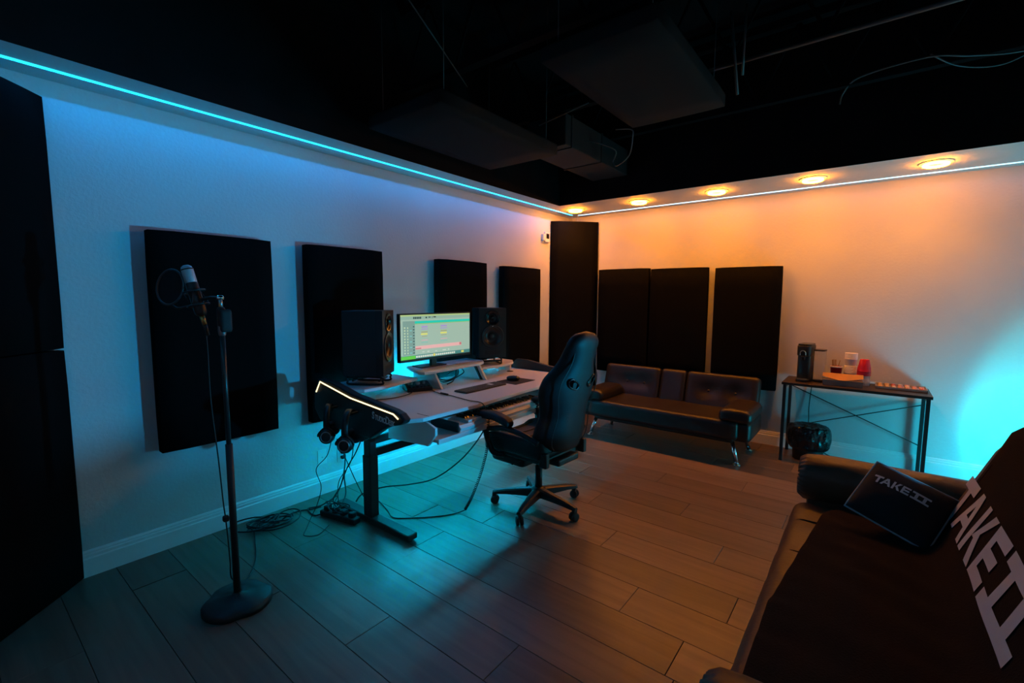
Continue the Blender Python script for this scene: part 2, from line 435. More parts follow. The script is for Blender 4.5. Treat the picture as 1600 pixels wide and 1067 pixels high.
# ceiling clouds
def cloud(label, x0, x1, y0, y1, z0, th=.09):
    t = thing('ceiling_cloud', label, 'acoustic panel', ((x0+x1)/2, (y0+y1)/2, z0), 0, 'ceiling clouds')
    obj('fabric_face', softbox(nb(), ((x0+x1)/2, (y0+y1)/2, z0+th/2), (x1-x0, y1-y0, th), .012, 6), M_cloud, t, world=True)
    for x in (x0+.06, x1-.06):
        for y in (y0+.08, y1-.08):
            obj('hanger_wire', cyl(nb(), (x, y, z0+th-.005), (x, y, ZC), .0025, n=6), M_galv, t, world=True)
cloud('dark fabric ceiling cloud panel hanging over the middle of the room', 1.73, 2.375, 2.13, 3.33, 2.75)
cloud('dark ceiling cloud panel hanging over the studio desk', .47, 1.18, 1.92, 3.17, 2.62)
# air duct
t = thing('air_duct', 'black rectangular air duct running under the ceiling towards back wall', 'duct', (.96, 3.9, 2.75))
M_duct = mat('duct_paint', (.026, .023, .022), .7)
obj('duct_body', box(nb(), .76, 1.155, 3.32, L-WB, 2.75, 3.0, bev=.006), M_duct, t, world=True)
for y in (3.42, 3.95): obj('flange', box(nb(), .752, 1.163, y-.012, y+.012, 2.742, 3.008, bev=.003), M_duct, t, world=True)
# conduit and loose wiring
single('conduit_pipe', cyl(nb(), (2.30, 3.305, 3.0), (RX-WL, 3.295, 3.0), .012, n=10), M_galv, 'thin metal conduit running across the dark ceiling at top right', 'pipe')
single('ceiling_cable', tube(nb(), spline([(2.93, 4.26, 2.93), (2.95, 4.24, 3.0), (3.05, 4.12, 3.04), (3.39, 4.0, 3.02), (3.6, 4.05, 2.985), (3.86, 4.2, 3.0), (4.3, 4.2, 3.03)], 8), .006, 6), M_galv, 'pale loose cable sagging below the dark ceiling above back soffit', 'cable')
single('ceiling_cable', tube(nb(), spline([(3.40, 3.99, 3.03), (3.55, 4.13, 2.97), (3.75, 4.25, 2.965), (3.95, 4.22, 3.01), (4.4, 4.18, 3.04)], 8), .005, 6), M_galv, 'second pale cable sagging lower at far right of the ceiling', 'cable')
single('brace_rod', cyl(nb(), (2.42, 3.18, 3.26), (2.45, 3.30, 2.80), .009, n=8), M_galv, 'left of two thin metal brace rods hanging from ceiling joist', 'rod', 'brace rods')
single('brace_rod', cyl(nb(), (2.50, 3.20, 3.28), (2.47, 3.32, 2.92), .008, n=8), M_galv, 'right of two thin metal brace rods hanging from ceiling joist', 'rod', 'brace rods')
single('suspension_wire', cyl(nb(), (1.22, 1.66, 3.04), (.93, 2.40, 2.94), .004, n=6), M_galv, 'slanting pale wire at top centre of the dark ceiling', 'wire')
single('suspension_wire', cyl(nb(), (1.06, 3.08, 2.85), (1.57, 2.95, 2.855), .004, n=6), M_galv, 'short pale wire between the two ceiling clouds', 'wire')
single('wire_bundle', tube(nb(), spline([(1.50, 3.52, 2.85), (1.60, 3.60, 2.85), (1.60, 3.63, 2.80), (1.52, 3.75, 2.70), (1.36, 3.86, 2.665), (1.30, 3.90, 2.72), (1.34, 3.86, 2.80), (1.22, 3.75, 2.86), (1.153, 3.72, 2.88)], 8), .005, 6), M_galv, 'curled bundle of thin wire hanging beside the air duct', 'wire')

# wall outlets and thermostat
def outlet(y, z, label, holes):
    t = thing('wall_outlet', label, 'outlet', (0, y, z), 0, 'outlets on left wall')
    obj('cover_plate', box(nb(), 0, .006, -.036, .036, -.058, .058, bev=.003), M_plwhite, t)
    if holes:
        for s in (-1, 1):
            p = obj('socket', box(nb(), .005, .009, -.017, .017, s*.021-.014, s*.021+.014, bev=.004), M_plwhite, t)
            q = obj('plug', box(nb(), .009, .04, -.014, .014, s*.021-.012, s*.021+.012, bev=.005), M_rub, t)
    else: obj('screw', lathe(nb(), [(0, .008), (.004, .0075), (.004, .005)], 10, Matrix.Rotation(PI/2, 4, 'Y')), M_steel, t)
outlet(1.77, .286, 'blank white wall plate above baseboard left of the desk leg', False)
outlet(1.93, .268, 'white wall outlet with two black plugs behind the headphones', True)
t = thing('thermostat', 'small white thermostat with dark display beside the corner panel', 'thermostat', (0, 4.76, 2.24))
obj('case', box(nb(), 0, .028, -.05, .05, -.062, .062, bev=.006), M_plwhite, t)
obj('display', box(nb(), .028, .030, -.03, .03, -.02, .04, bev=.001), M_gloss, t)
b = nb(); box(b, 0, .035, 4.66, 4.70, 2.19, 2.27, bev=.006); single('wall_sensor', b, M_plwhite, 'tiny white sensor box on left wall next to thermostat', 'sensor', loc=(0, 4.68, 2.19))

# ------------------------------------------------------------------ studio desk
DK = thing('studio_desk', 'white studio desk with black lit side wings and keyboard tray', 'desk', (.62, 2.77, 0))
Y0, Y1 = 1.66, 3.78
def dk(name, bm, m, parent=None, **k): return obj(name, bm, m, parent or DK, world=True, **k)
dk('desktop', prism(nb(), [(.15, Y0), (.97, Y0), (1.06, 1.74), (1.105, 1.82), (1.112, 2.3), (1.065, 3.05), (1.06, 3.6), (.97, Y1), (.15, Y1)], .738, .765, 'z', bev=.006), M_white)
dk('front_seam', box(nb(), .99, 1.10, 1.868, 1.874, .764, .7656), M_blkm)
# raised shelves
shelf_z = .87
def uni(pts, z0, z1): return prism(nb(), pts, z0, z1, 'z', bev=.008, seg=3)
dk('speaker_shelf', uni([(.15, 1.68), (.40, 1.68), (.53, 1.80), (.53, 1.96), (.44, 2.34), (.15, 2.34)], .845, .87), M_white)
dk('speaker_shelf', uni([(.15, 3.06), (.48, 3.06), (.49, 3.42), (.45, 3.55), (.37, 3.64), (.15, 3.66)], .845, .87), M_white)
dk('monitor_shelf', uni([(.17, 2.45), (.31, 2.385), (.46, 2.335), (.52, 2.345), (.515, 2.6), (.495, 3.0), (.46, 3.10), (.39, 3.165), (.17, 3.17)], .895, .92), M_whiteedge)
for y in (2.495, 3.035):
    sp = dk('rack_side', prism(nb(), [(.20, .766), (.545, .766), (.455, .895), (.20, .895)], y, y+.022, 'y', bev=.002), M_whiteedge)
    yy = y+.024 if y < 2.7 else y-.016
    rr = prism(nb(), [(.485, .768), (.505, .768), (.421, .893), (.400, .893)], yy, yy+.014, 'y')
    rail = dk('rack_rail', rr, M_blkm, sp)
for y in (1.74, 2.36, 3.07, 3.62):
    dk('shelf_support', box(nb(), .2, .36, y-.011, y+.011, .765, .846, bev=.002), M_white)
dk('cable_grommet', lathe(nb(), [(0, .764), (.032, .764), (.034, .768), (.028, .770), (0, .766)], 24, Matrix.Translation((.40, 3.56, 0))), M_blk)
# black side wings
wing = [(.30, .945), (.44, .945), (.70, .895), (1.10, .856), (1.16, .842), (1.20, .812), (1.188, .792), (1.155, .775), (1.07, .752), (1.0, .722), (.87, .64), (.46, .636), (.30, .66), (.235, .73), (.235, .86)]
ledp = [(.268, .852), (.322, .928), (.68, .866), (1.108, .833), (1.150, .812)]
M_amber = mat('warm_led_line', (1, .9, .6), .4, emit=((1, .76, .36), 2.6))
for s, ya, yb in ((0, 1.60, 1.655), (1, 3.785, 3.84)):
    kz = 1 if s == 0 else .72
    wg = dk('side_wing', prism(nb(), [(x, .64+(z-.64)*kz) for x, z in wing], ya, yb, 'y', bev=.012, seg=2), M_blkm)
    yl = ya-.0015 if s == 0 else yb+.0015
    dk('light_line', tube(nb(), [(x, yl, .64+(z-.64)*kz) for x, z in ledp], .0042, 8), M_amber, wg, label='warm white light line')
    if s == 0:
        tb = nb()
        for s_, sz, ux in (('S', .062, 0.0), ('TUDIO', .043, .037), ('D', .062, .166), ('ESK', .043, .205)):
            add_bm(tb, textbm(s_, sz, .0006), Matrix.Translation((ux, 0, 0)))
        xs = [v.co.x for v in tb.verts]; kx = .215/(max(xs)-min(xs)); ang = math.atan2(.016, .212)
        tb.transform(Matrix.Translation((.902, ya-.0016, .776)) @ Matrix.Rotation(ang, 4, 'Y') @ Matrix.Rotation(PI/2, 4, 'X') @ Matrix.Diagonal((kx, 1, 1, 1)))
        dk('lettering', tb, mat('grey_print', (.62, .63, .63), .6), wg, label='grey printed name on black wing')
        for xh, zh in ((.52, .79), (.75, .79)):
            dk('headphone_hook', tube(nb(), spline([(xh, ya+.01, zh), (xh, ya-.06, zh), (xh, ya-.075, zh+.018)], 5), .008, 10), M_blk, wg)
        dk('underside_bracket', prism(nb(), [(.64, .655), (.93, .70), (.88, .66), (.77, .60), (.64, .60)], ya+.012, yb-.012, 'y'), M_blkm, wg)
# legs
for ya in (1.70, 3.67):
    cl = dk('leg_column', box(nb(), .635, .705, ya+.012, ya+.062, .30, .738, bev=.004), M_blkm)
    dk('outer_tube', box(nb(), .627, .713, ya+.006, ya+.068, .045, .46, bev=.005), M_blkm, cl)
    ft = dk('foot_bar', box(nb(), .30, 1.09, ya, ya+.078, .014, .052, bev=.008), M_blkm)
    for x in (.335, 1.055): dk('levelling_pad', lathe(nb(), [(0, 0), (.02, 0), (.022, .006), (.012, .016), (0, .016)], 14, Matrix.Translation((x, ya+.039, 0))), M_rub, ft)
for x, z in ((.64, .52), (.64, .435)):
    dk('cross_rail', box(nb(), x, x+.02, 1.775, 3.67, z, z+.055, bev=.003), M_blkm)
dk('rail_tie', box(nb(), .644, .656, 2.04, 2.07, .485, .525), M_blkm); dk('rail_tie', box(nb(), .644, .656, 3.4, 3.43, .485, .525), M_blkm)
# keyboard tray
for y in (1.862, 3.56):
    dk('tray_side', prism(nb(), [(.70, .737), (1.05, .737), (1.165, .70), (1.165, .655), (1.095, .573), (1.055, .573), (.70, .55)], y, y+.02, 'y', bev=.003), M_whiteedge)
dk('keyboard_tray', box(nb(), .74, 1.155, 1.884, 3.558, .602, .622, bev=.003), M_white)
dk('tray_back', box(nb(), .735, .747, 1.884, 3.558, .602, .737, bev=.002), M_white)  # added board, keeps the under-desk strip light off tray and keys
dk('tray_lip', box(nb(), 1.155, 1.173, 1.884, 3.558, .594, .626, bev=.003), M_whiteedge)
# light strips: behind the back edge and under the top
M_deskled = mat('cyan_desk_led', (.3, .8, .9), .5, emit=norm(C_DESK))
dk('light_strip', box(nb(), .136, .149, 1.72, 3.72, .732, .752, bev=.003), M_deskled, label='cyan light strip along back edge')
M_deskled2 = mat('cyan_underdesk_led', (.3, .8, .9), .5, emit=norm(C_UNDER))
dk('light_strip', box(nb(), .545, .56, 1.76, 3.70, .730, .7379, bev=.002), M_deskled2, label='cyan light strip under the desktop')

# ------------------------------------------------------------------ things on the desk
def speaker(front, yaw, label):
    # local: front face looks along +x, origin under the middle of the box at the bottom
    n = Vector((math.cos(yaw), math.sin(yaw), 0)); c = Vector(front)-n*.145
    t = thing('studio_monitor_speaker', label, 'speaker', (c.x, c.y, .94), yaw, 'studio loudspeakers')
    mv = mat('speaker_vinyl', (.012, .014, .015), .55, bump=(150, .1, .001))
    cab = obj('cabinet', box(nb(), -.145, .098, -.13, .13, 0, .462, bev=.006, seg=2), mv, t)
    bb = nb(); loops = []
    out = [bb.verts.new((.145, y, z)) for y, z in ((-.13, 0), (.13, 0), (.13, .462), (-.13, .462))]
    loops.append(out)
    for zc, rr in ((.20, .100), (.372, .064)): loops.append([bb.verts.new((.145, rr*math.cos(2*PI*i/36), zc+rr*math.sin(2*PI*i/36))) for i in range(36)])
    es = []
    for lp in loops: es += [bb.edges.new((lp[i], lp[(i+1) % len(lp)])) for i in range(len(lp))]
    bmesh.ops.triangle_fill(bb, use_beauty=True, use_dissolve=False, edges=es)
    for lp in loops:
        bk = [bb.verts.new((.097, v.co.y, v.co.z)) for v in lp]
        for i in range(len(lp)): bb.faces.new((lp[i], lp[(i+1) % len(lp)], bk[(i+1) % len(lp)], bk[i]))
    obj('front_baffle', bb, mv, t)
    X = Matrix.Rotation(PI/2, 4, 'Y')
    def at(z): return Matrix.Translation((.145, 0, z)) @ X
    w = obj('woofer', lathe(nb(), [(.099, .0005), (.107, .001), (.107, .006), (.099, .007), (.094, .002), (.088, .006), (.080, .002), (.074, -.008), (.034, -.040), (.030, -.032), (.018, -.022), (0, -.019)], 36, at(.20)), M_cone, t)
    tw = obj('tweeter', lathe(nb(), [(.064, .0005), (.071, .001), (.071, .005), (.064, .005), (.056, -.006), (.022, -.024), (.019, -.017), (.01, -.011), (0, -.009)], 32, at(.372)), M_gloss, t)
    obj('bass_port', box(nb(), .1445, .1465, -.075, .075, .030, .068, bev=.0008), M_rub, t)
    obj('power_light', lathe(nb(), [(0, .003), (.0035, .002), (.0035, 0)], 10, at(.292)), mat('white_led', (1, 1, 1), .4, emit=((.8, .9, 1), 3)), t)
    s = thing('speaker_stand', 'low black tube stand under the '+('left' if yaw > 0 else 'right')+' loudspeaker', 'stand', (c.x, c.y, .8705), yaw, 'loudspeaker stands')
    for y in (-.09, .09):
        fr = obj('side_frame', tube(nb(), spline([(-.11, y, .008), (.11, y, .008), (.125, y, .03), (.11, y, .056), (-.11, y, .060), (-.125, y, .03)], 4, True), .0075, 8, True), M_blk, s)
    for x in (-.09, .1): obj('cross_tube', cyl(nb(), (x, -.09, .034), (x, .09, .034), .0085, n=10), M_blk, s)
    for x in (-.1, .1):
        for y in (-.09, .09): obj('pad', box(nb(), x-.016, x+.016, y-.012, y+.012, .0595, .0693, bev=.003), M_rub, s)
speaker((.47, 2.05, 0), math.radians(36), 'left black studio loudspeaker toed in beside the computer screen')
speaker((.45, 3.235, 0), math.radians(-34), 'right black studio loudspeaker facing the room beside the screen')

# screen
SX, SYa, SYb, SZa, SZb = .41, 2.195, 2.975, .995, 1.372
t = thing('computer_monitor', 'wide computer screen showing a music recording session', 'monitor', (.33, 2.585, .9205))
obj('housing', box(nb(), SX-.035, SX-.002, SYa, SYb, SZa, SZb, bev=.006), M_blk, t, world=True)
bz = nb()
for (a, b_, c, d) in ((SYa, SYb, SZa, SZa+.020), (SYa, SYb, SZb-.010, SZb), (SYa, SYa+.010, SZa, SZb), (SYb-.010, SYb, SZa, SZb)):
    box(bz, SX-.004, SX+.003, a, b_, c, d, bev=.0015)
obj('bezel', bz, M_blk, t, world=True)
def scr(name, col, st=1.0): return mat(name, (0, 0, 0), .3, emit=(col, st))
ax, bx_, az, bz_ = SYa+.010, SYb-.010, SZa+.020, SZb-.010
def rect(bm, u0, u1, v0, v1, lift=.0008):
    ya, yb = ax+(bx_-ax)*u0, ax+(bx_-ax)*u1; za, zb = az+(bz_-az)*v0, az+(bz_-az)*v1
    return box(bm, SX-.0035, SX-.0005+lift, ya, yb, za, zb)
SC = obj('display', rect(nb(), 0, 1, 0, 1, 0), scr('session_background', (.36, .50, .40), .95), t, world=True)
def sp(name, rects, col, st=1.0, lift=.0008):
    for r in rects: obj(name, rect(nb(), *r, lift=lift), scr('screen_'+name, col, st), SC, world=True)
sp('menu_bar', [(0, 1, .965, 1)], (.42, .55, .22)); sp('toolbar', [(0, 1, .895, .965)], (.27, .42, .33))
sp('clock_digit', [(.165+.022*i, .165+.022*i+.016, .905, .95) for i in range(5)]+[(.33, .35, .912, .945), (.37, .40, .925, .945), (.42, .425, .91, .95), (.44, .475, .925, .95)], (.01, .03, .03), lift=.0014)
sp('timeline_ruler', [(.185, 1, .80, .855)], (.02, .55, .42), lift=.0012); sp('ruler_edge', [(.185, 1, .785, .80)], (.25, .50, .10), lift=.0012)
sp('track_list', [(.03, .185, .10, .86)], (.20, .32, .27))
sp('track_button', [(.045, .062, .13+.063*i, .165+.063*i) for i in range(10)]+[(.085, .098, .125+.063*i, .16+.063*i) for i in range(10)], (.50, .62, .40), lift=.0014)
sp('track_meter', [(.118, .145, .13+.063*i, .155+.063*i) for i in range(0, 10, 2)], (.20, .50, .48), lift=.0014)
sp('track_dot', [(.160, .178, .125+.066*i, .15+.066*i) for i in range(10)], (.03, .06, .06), lift=.0014)
sp('purple_clip', [(.275, .355, .70, .735), (.545, .635, .70, .735), (.27, .36, .655, .675), (.54, .64, .655, .675)], (.36, .28, .58), lift=.0014)
sp('yellow_clip', [(.265, .355, .53, .57), (.54, .635, .53, .57)], (.68, .68, .16), lift=.0014)
sp('olive_clip', [(.27, .355, .585, .61), (.545, .635, .585, .61), (.28, .35, .49, .505), (.55, .63, .49, .505)], (.36, .36, .16), lift=.0014)
sp('pink_clip', [(.27, .36, .40, .418), (.54, .64, .40, .418)], (.62, .38, .42), lift=.0014)
sp('teal_clip', [(.27, .36, .35, .365), (.54, .64, .35, .365)], (.18, .46, .44), lift=.0014)
sp('pink_track', [(.19, .86, .205, .285)], (.78, .42, .40), lift=.0012); sp('red_mark', [(.19, .265, .215, .24), (.83, .86, .22, .28)], (.55, .16, .17), lift=.0016)
sp('dock', [(0, 1, 0, .085)], (.06, .22, .20)); sp('dock_green', [(0, .19, 0, .075)], (.12, .55, .03), lift=.0012)
sp('dock_icon', [(.195+.03*i, .195+.03*i+.024, .02, .065) for i in range(19) if i not in (8,)], (.62, .66, .55), lift=.0014)
sp('dock_accent', [(.435, .46, .015, .075), (.86, .90, .02, .07)], (.72, .62, .12), lift=.0014)
sp('status_mark', [(.28, .31, .13, .15), (.35, .38, .125, .15), (.46, .49, .12, .14), (.57, .62, .12, .145), (.65, .67, .12, .15)], (.55, .62, .55), lift=.0014)
obj('stand_neck', prism(nb(), [(2.555, .925), (2.615, .925), (2.61, 1.12), (2.56, 1.12)], .335, .365, 'x', bev=.003), M_blk, t, world=True)
obj('stand_foot', prism(nb(), [(.22, 2.47), (.36, 2.45), (.37, 2.6), (.36, 2.73), (.22, 2.71)],   .9205, .930, 'z', bev=.003), M_blk, t, world=True)

# audio interface
t = thing('audio_interface', 'black desktop audio interface with knobs left of the rack', 'audio interface', (.405, 2.365, .7655), math.radians(-24))
obj('case', prism(nb(), [(-.075, 0), (.085, 0), (.085, .028), (-.03, .058), (-.075, .058)], -.10, .10, 'y', bev=.004), M_blk, t)
tilt = Matrix.Translation((.03, 0, .044)) @ Matrix.Rotation(math.radians(15), 4, 'Y')
for y, r in ((0.0, .02), (.05, .011), (-.05, .011), (-.075, .009)):
    obj('knob', lathe(nb(), [(r, 0), (r*.9, .014), (r*.8, .016), (0, .016)], 18, tilt @ Matrix.Translation((-.02, y, 0))), M_steel, t)
for i in range(6): obj('button', box(nb(), .028, .042, -.085+i*.03, -.067+i*.03, 0, .004, bev=.001, M=tilt), M_gloss, t)
# keyboard
t = thing('computer_keyboard', 'thin black computer keyboard in front of the desk rack', 'keyboard', (.757, 2.735, .7655), math.radians(0))
obj('tray_body', box(nb(), -.066, .066, -.242, .242, 0, .012, bev=.003), mat('keyboard_grey', (.03, .028, .027), .5), t)
mk = mat('keycap_grey', (.045, .04, .038), .5)
for r in range(5):
    b = nb()
    for k in range(17): box(b, -.056+r*.0235, -.056+r*.0235+.020, -.234+k*.0276, -.234+k*.0276+.0245, .0115, .0155, bev=.001, seg=1)
    obj('key_row', b, mk, t)
obj('sticker', box(nb(), -.03, .02, .10, .135, .0155, .0163), M_paperw, t, label='white sticker')
single('mouse_pad', box(nb(), .665, .885, 3.03, 3.31, .7655, .769, bev=.0015), M_rub, 'dark mouse pad on the white desk', 'mouse pad')
t = thing('computer_mouse', 'black computer mouse resting on the mouse pad', 'mouse', (.745, 3.17, .7692), math.radians(15))
def mdef(u, p):
    if p.z > 0: p.z *= (1-.35*abs(p.x)/.06)
    p.y *= 1-.15*(p.x/.06)**2; return p
obj('shell', softbox(nb(), (0, 0, .02), (.115, .068, .042), .0205, 10, mdef), M_blk, t)
obj('scroll_wheel', cyl(nb(), (.03, -.005, .034), (.03, .005, .034), .009, n=14), M_rub, t)

# midi keyboard on the tray
t = thing('midi_keyboard', 'white keyboard controller with piano keys on the desk tray', 'midi keyboard', (1.035, 2.56, .6225))
KY0, KY1 = 2.08, 3.04
obj('case', prism(nb(), [(.885, .6225), (1.16, .6225), (1.17, .650), (1.153, .668), (1.015, .672), (1.005, .690), (.895, .694)], KY0, KY1, 'y', bev=.003), M_whiteedge, t, world=True)
obj('end_cheek', box(nb(), .893, 1.155, KY0-.012, KY0, .625, .690, bev=.004), M_blk, t, world=True); obj('end_cheek', box(nb(), .893, 1.155, KY1, KY1+.012, .625, .690, bev=.004), M_plwhite, t, world=True)
nw = 36; kw = (KY1-KY0-.10)/nw; ka = KY0+.09
wm = bpy.data.meshes.new('white_key'); b = box(nb(), 0, .135, 0, kw-.0012, 0, .016, bev=.001, seg=1); b.to_mesh(wm); b.free(); wm.materials.append(M_plwhite)
km = bpy.data.meshes.new('black_key'); b = prism(nb(), [(0, 0), (.088, 0), (.080, .012), (0, .013)], 0, kw*.56, 'y', bev=.001); b.to_mesh(km); b.free(); km.materials.append(M_gloss)
for i in range(nw):
    o = bpy.data.objects.new('white_key', wm); COL.objects.link(o); o.parent = t; o.location = (.982-1.0, ka+i*kw-2.56, .670-.6225)
    if i % 7 in (0, 1, 3, 4, 5):
        o = bpy.data.objects.new('black_key', km); COL.objects.link(o); o.parent = t; o.location = (.984-1.0, ka+i*kw+kw*.72-2.56, .686-.6225)
single('tablet', box(nb(),   .90, 1.09, 3.22, 3.46, .6225, .631, bev=.003), M_gloss, 'flat dark tablet lying on the right end of desk tray', 'tablet')

# cables in the rack
for i, pts in enumerate(([(.22, 2.62, .766), (.30, 2.66, .80), (.38, 2.72, .79), (.42, 2.80, .83), (.30, 2.93, .86), (.22, 2.98, .84)],
                         [(.24, 2.75, .769), (.36, 2.70, .775), (.40, 2.78, .80), (.33, 2.86, .86), (.23, 2.85, .80)],
                         [(.44, 2.66, .771), (.40, 2.76, .775), (.36, 2.83, .79), (.40, 2.90, .84), (.25, 3.0, .86)])):
    single('rack_cable', tube(nb(), spline(pts, 8), .005, 8), M_cable, ['black cable rising steeply inside the desk rack opening', 'looped black cable at the middle of the desk rack', 'black cable bending at the front of the desk rack'][i], 'cable', 'cables inside the desk rack')
# thin cable on the desk from interface to wing, and the coiled headphone cord
single('desk_cable', tube(nb(), spline([(.44, 2.30, .769), (.50, 2.20, .768), (.52, 2.05, .768), (.47, 1.92, .768), (.40, 1.78, .768)], 8), .003, 6), M_cable, 'thin black cable trailing left from the audio interface', 'cable')
t = thing('coiled_cord', 'black coiled headphone cord hanging over the front of the desk', 'cord', (.70, 2.36, .766))
lead = [(.49, 2.42, .772), (.60, 2.38, .771), (.70, 2.36, .772), (.80, 2.36, .771), (1.0, 2.33, .771), (1.10, 2.335, .772), (1.14, 2.335, .757), (1.185, 2.33, .70)]
obj('straight_lead', tube(nb(), spline(lead, 6), .0035, 8), M_cable, t, world=True)
obj('jack_adapter', cyl(nb(), (.68, 2.363, .775), (.76, 2.358, .775), .008, n=12), M_blk, t, world=True)
axis = spline([(1.185, 2.33, .70), (1.19, 2.32, .5), (1.15, 2.30, .30), (1.10, 2.26, .12), (1.06, 2.23, .02)], 60)
hel = []; turns = 62; n = len(axis)
for k in range(turns*9+1):
    f = k/(turns*9); i = min(int(f*(n-1)), n-2); p = axis[i].lerp(axis[i+1], f*(n-1)-i); a = 2*PI*k/9
    x, y = frame_from(axis[i+1]-axis[i]); hel.append(p+(x*math.cos(a)+y*math.sin(a))*.0085)
obj('coil', tube(nb(), hel, .0029, 5), M_cable, t, world=True)
obj('floor_lead', tube(nb(), spline([(1.06, 2.23, .016), (1.03, 2.17, .005), (.97, 2.07, .004), (.84, 1.93, .004), (.74, 1.86, .004), (.62, 1.90, .004), (.45, 1.95, .004), (.30, 1.95, .004)], 8), .0035, 8), M_cable, t, world=True)
single('power_cable', tube(nb(), spline([(.95, 2.62, .597), (.92, 2.55, .45), (.84, 2.42, .28), (.70, 2.28, .14), (.55, 2.16, .09), (.42, 2.02, .08), (.36, 1.88, .06), (.36, 1.82, .02)], 10), .0055, 8), M_cable, 'black cable sagging from the desk tray towards the desk leg', 'cable')

# headphones on the hooks
def headphones(x, y, z, label, tw, sc=1.0):
    t = thing('headphones', label, 'headphones', (x, y, z), tw, 'headphones on the desk wing'); t.scale = (sc, sc, sc)
    band = [(.088*math.sin(a), 0, -.088+.098*math.cos(a)) for a in [math.radians(v) for v in range(-100, 101, 10)]]
    b = nb()
    prev = None
    rings = []
    for p in band:
        q = Vector(p); ctr = Vector((0, 0, -.088)); n = (q-ctr).normalized()
        rings.append([b.verts.new(q+n*dn+Vector((0, dy, 0))) for dn, dy in ((-.005, -.016), (.005, -.016), (.005, .016), (-.005, .016))])
    for a, c in zip(rings, rings[1:]):
        for i in range(4): f = b.faces.new((a[i], a[(i+1) % 4], c[(i+1) % 4], c[i])); f.smooth = True
    b.faces.new(rings[0]); b.faces.new(rings[-1])
    obj('headband', b, M_blk, t)
    for s in (-1, 1):
        obj('yoke', tube(nb(), spline([(s*.087, 0, -.10), (s*.094, .022, -.115), (s*.094, .044, -.14), (s*.09, .046, -.155)], 5), .005, 8), M_blk, t)
        obj('yoke', tube(nb(), spline([(s*.087, 0, -.10), (s*.094, -.022, -.115), (s*.094, -.044, -.14), (s*.09, -.046, -.155)], 5), .005, 8), M_blk, t)
        Mx = Matrix.Translation((s*.085, 0, -.155)) @ Matrix.Rotation(s*PI/2, 4, 'Y') @ Matrix.Diagonal((1, .92, 1, 1))
        c = obj('ear_cup', lathe(nb(), [(0, .028), (.026, .027), (.040, .020), (.046, .006), (.046, -.006), (0, -.006)], 26, Mx), M_blk, t)
        obj('cup_ring', lathe(nb(), [(.027, .027), (.030, .0295), (.033, .0255)], 24, Mx), M_steel, c)
        Mc = Matrix.Translation((s*.085, 0, -.155)) @ Matrix.Rotation(s*PI/2, 4, 'Y')
        obj('ear_cushion', lathe(nb(), [(.022, -.008), (.022, -.020), (.030, -.027), (.041, -.022), (.045, -.010), (.044, -.005)], 26, Mc), M_pu, c)
headphones(.52, 1.545, .80, 'black headphones on the rear hook of the desk wing', math.radians(-42), 1.08)
headphones(.75, 1.545, .80, 'black headphones on the front hook nearest the desk leg', math.radians(-50), 1.12)

# power strip, floor cables
t = thing('power_strip', 'black power strip on the floor beside the desk foot', 'power strip', (.47, 1.625, 0), math.radians(12))
obj('body', box(nb(), -.16, .16, -.03, .03, 0, .04, bev=.008), M_rub, t)
for i in range(4):
    pl = obj('plug', box(nb(), -.13+i*.075, -.09+i*.075, -.022, .022, .039, .075, bev=.008), M_rub, t)
def fcable(label, pts, r=.0045, group='floor cables'):
    return single('floor_cable', tube(nb(), spline(pts, 8), r, 7), M_cable, label, 'cable', group)
fcable('black cable dropping from upper plug to the power strip', [(.04, 1.93, .289), (.09, 1.91, .27), (.20, 1.83, .17), (.36, 1.74, .10), (.46, 1.62, .06)], .0055)
fcable('black cable looping from lower plug down to the floor', [(.04, 1.93, .247), (.08, 1.915, .23), (.15, 1.84, .11), (.22, 1.74, .05), (.20, 1.64, .01), (.17, 1.56, .006), (.30, 1.54, .006), (.36, 1.60, .03)], .005)
fcable('thin headphone lead hanging from the rear headphones', [(.46, 1.60, .61), (.42, 1.58, .45), (.36, 1.53, .35), (.36, 1.56, .22), (.34, 1.54, .10), (.33, 1.50, .02), (.42, 1.42, .005), (.50, 1.36, .005), (.56, 1.42, .005), (.50, 1.53, .006)], .0026)
fcable('thin headphone lead hanging from the front headphones', [(.70, 1.60, .60), (.66, 1.60, .45), (.55, 1.58, .30), (.50, 1.60, .15), (.50, 1.62, .085)], .0026)
fcable('dark cable from desk underside to the power strip', [(.70, 1.66, .60), (.62, 1.66, .48), (.52, 1.66, .36), (.46, 1.64, .22), (.42, 1.61, .13), (.44, 1.62, .078)], .004)
fcable('thin cable crossing towards the desk leg behind headphones', [(.30, 1.72, .50), (.38, 1.74, .36), (.46, 1.76, .22), (.52, 1.80, .08), (.50, 1.88, .006)], .003)
fcable('black cable snaking from the outlet corner to the coil', [(.24, 1.62, .02), (.20, 1.58, .006), (.16, 1.52, .006), (.15, 1.46, .006), (.17, 1.40, .006), (.20, 1.36, .006)], .0045)
random.seed(3)
pts = []
for k in range(90):
    a = k*2*PI/9; rr = .095+.03*math.sin(k*.37); pts.append((.155+rr*.72*math.cos(a)+.03*math.sin(k*.9)+.0009*k, 1.20+.0020*k+rr*math.sin(a)+.02*math.cos(k*.5), .008+.028*abs(math.sin(k*.23))))
fcable('tangled coil of black cable on the floor by the baseboard', pts, .0048)
random.seed(5)
pts = [(.45+.10*math.cos(k*.55)+.03*math.sin(k*.31), 1.62+.035*math.sin(k*.9)+.02*math.cos(k*1.3), .090+.028*math.sin(k*.7)) for k in range(36)]
fcable('knot of black cables heaped on top of power strip', pts, .004)

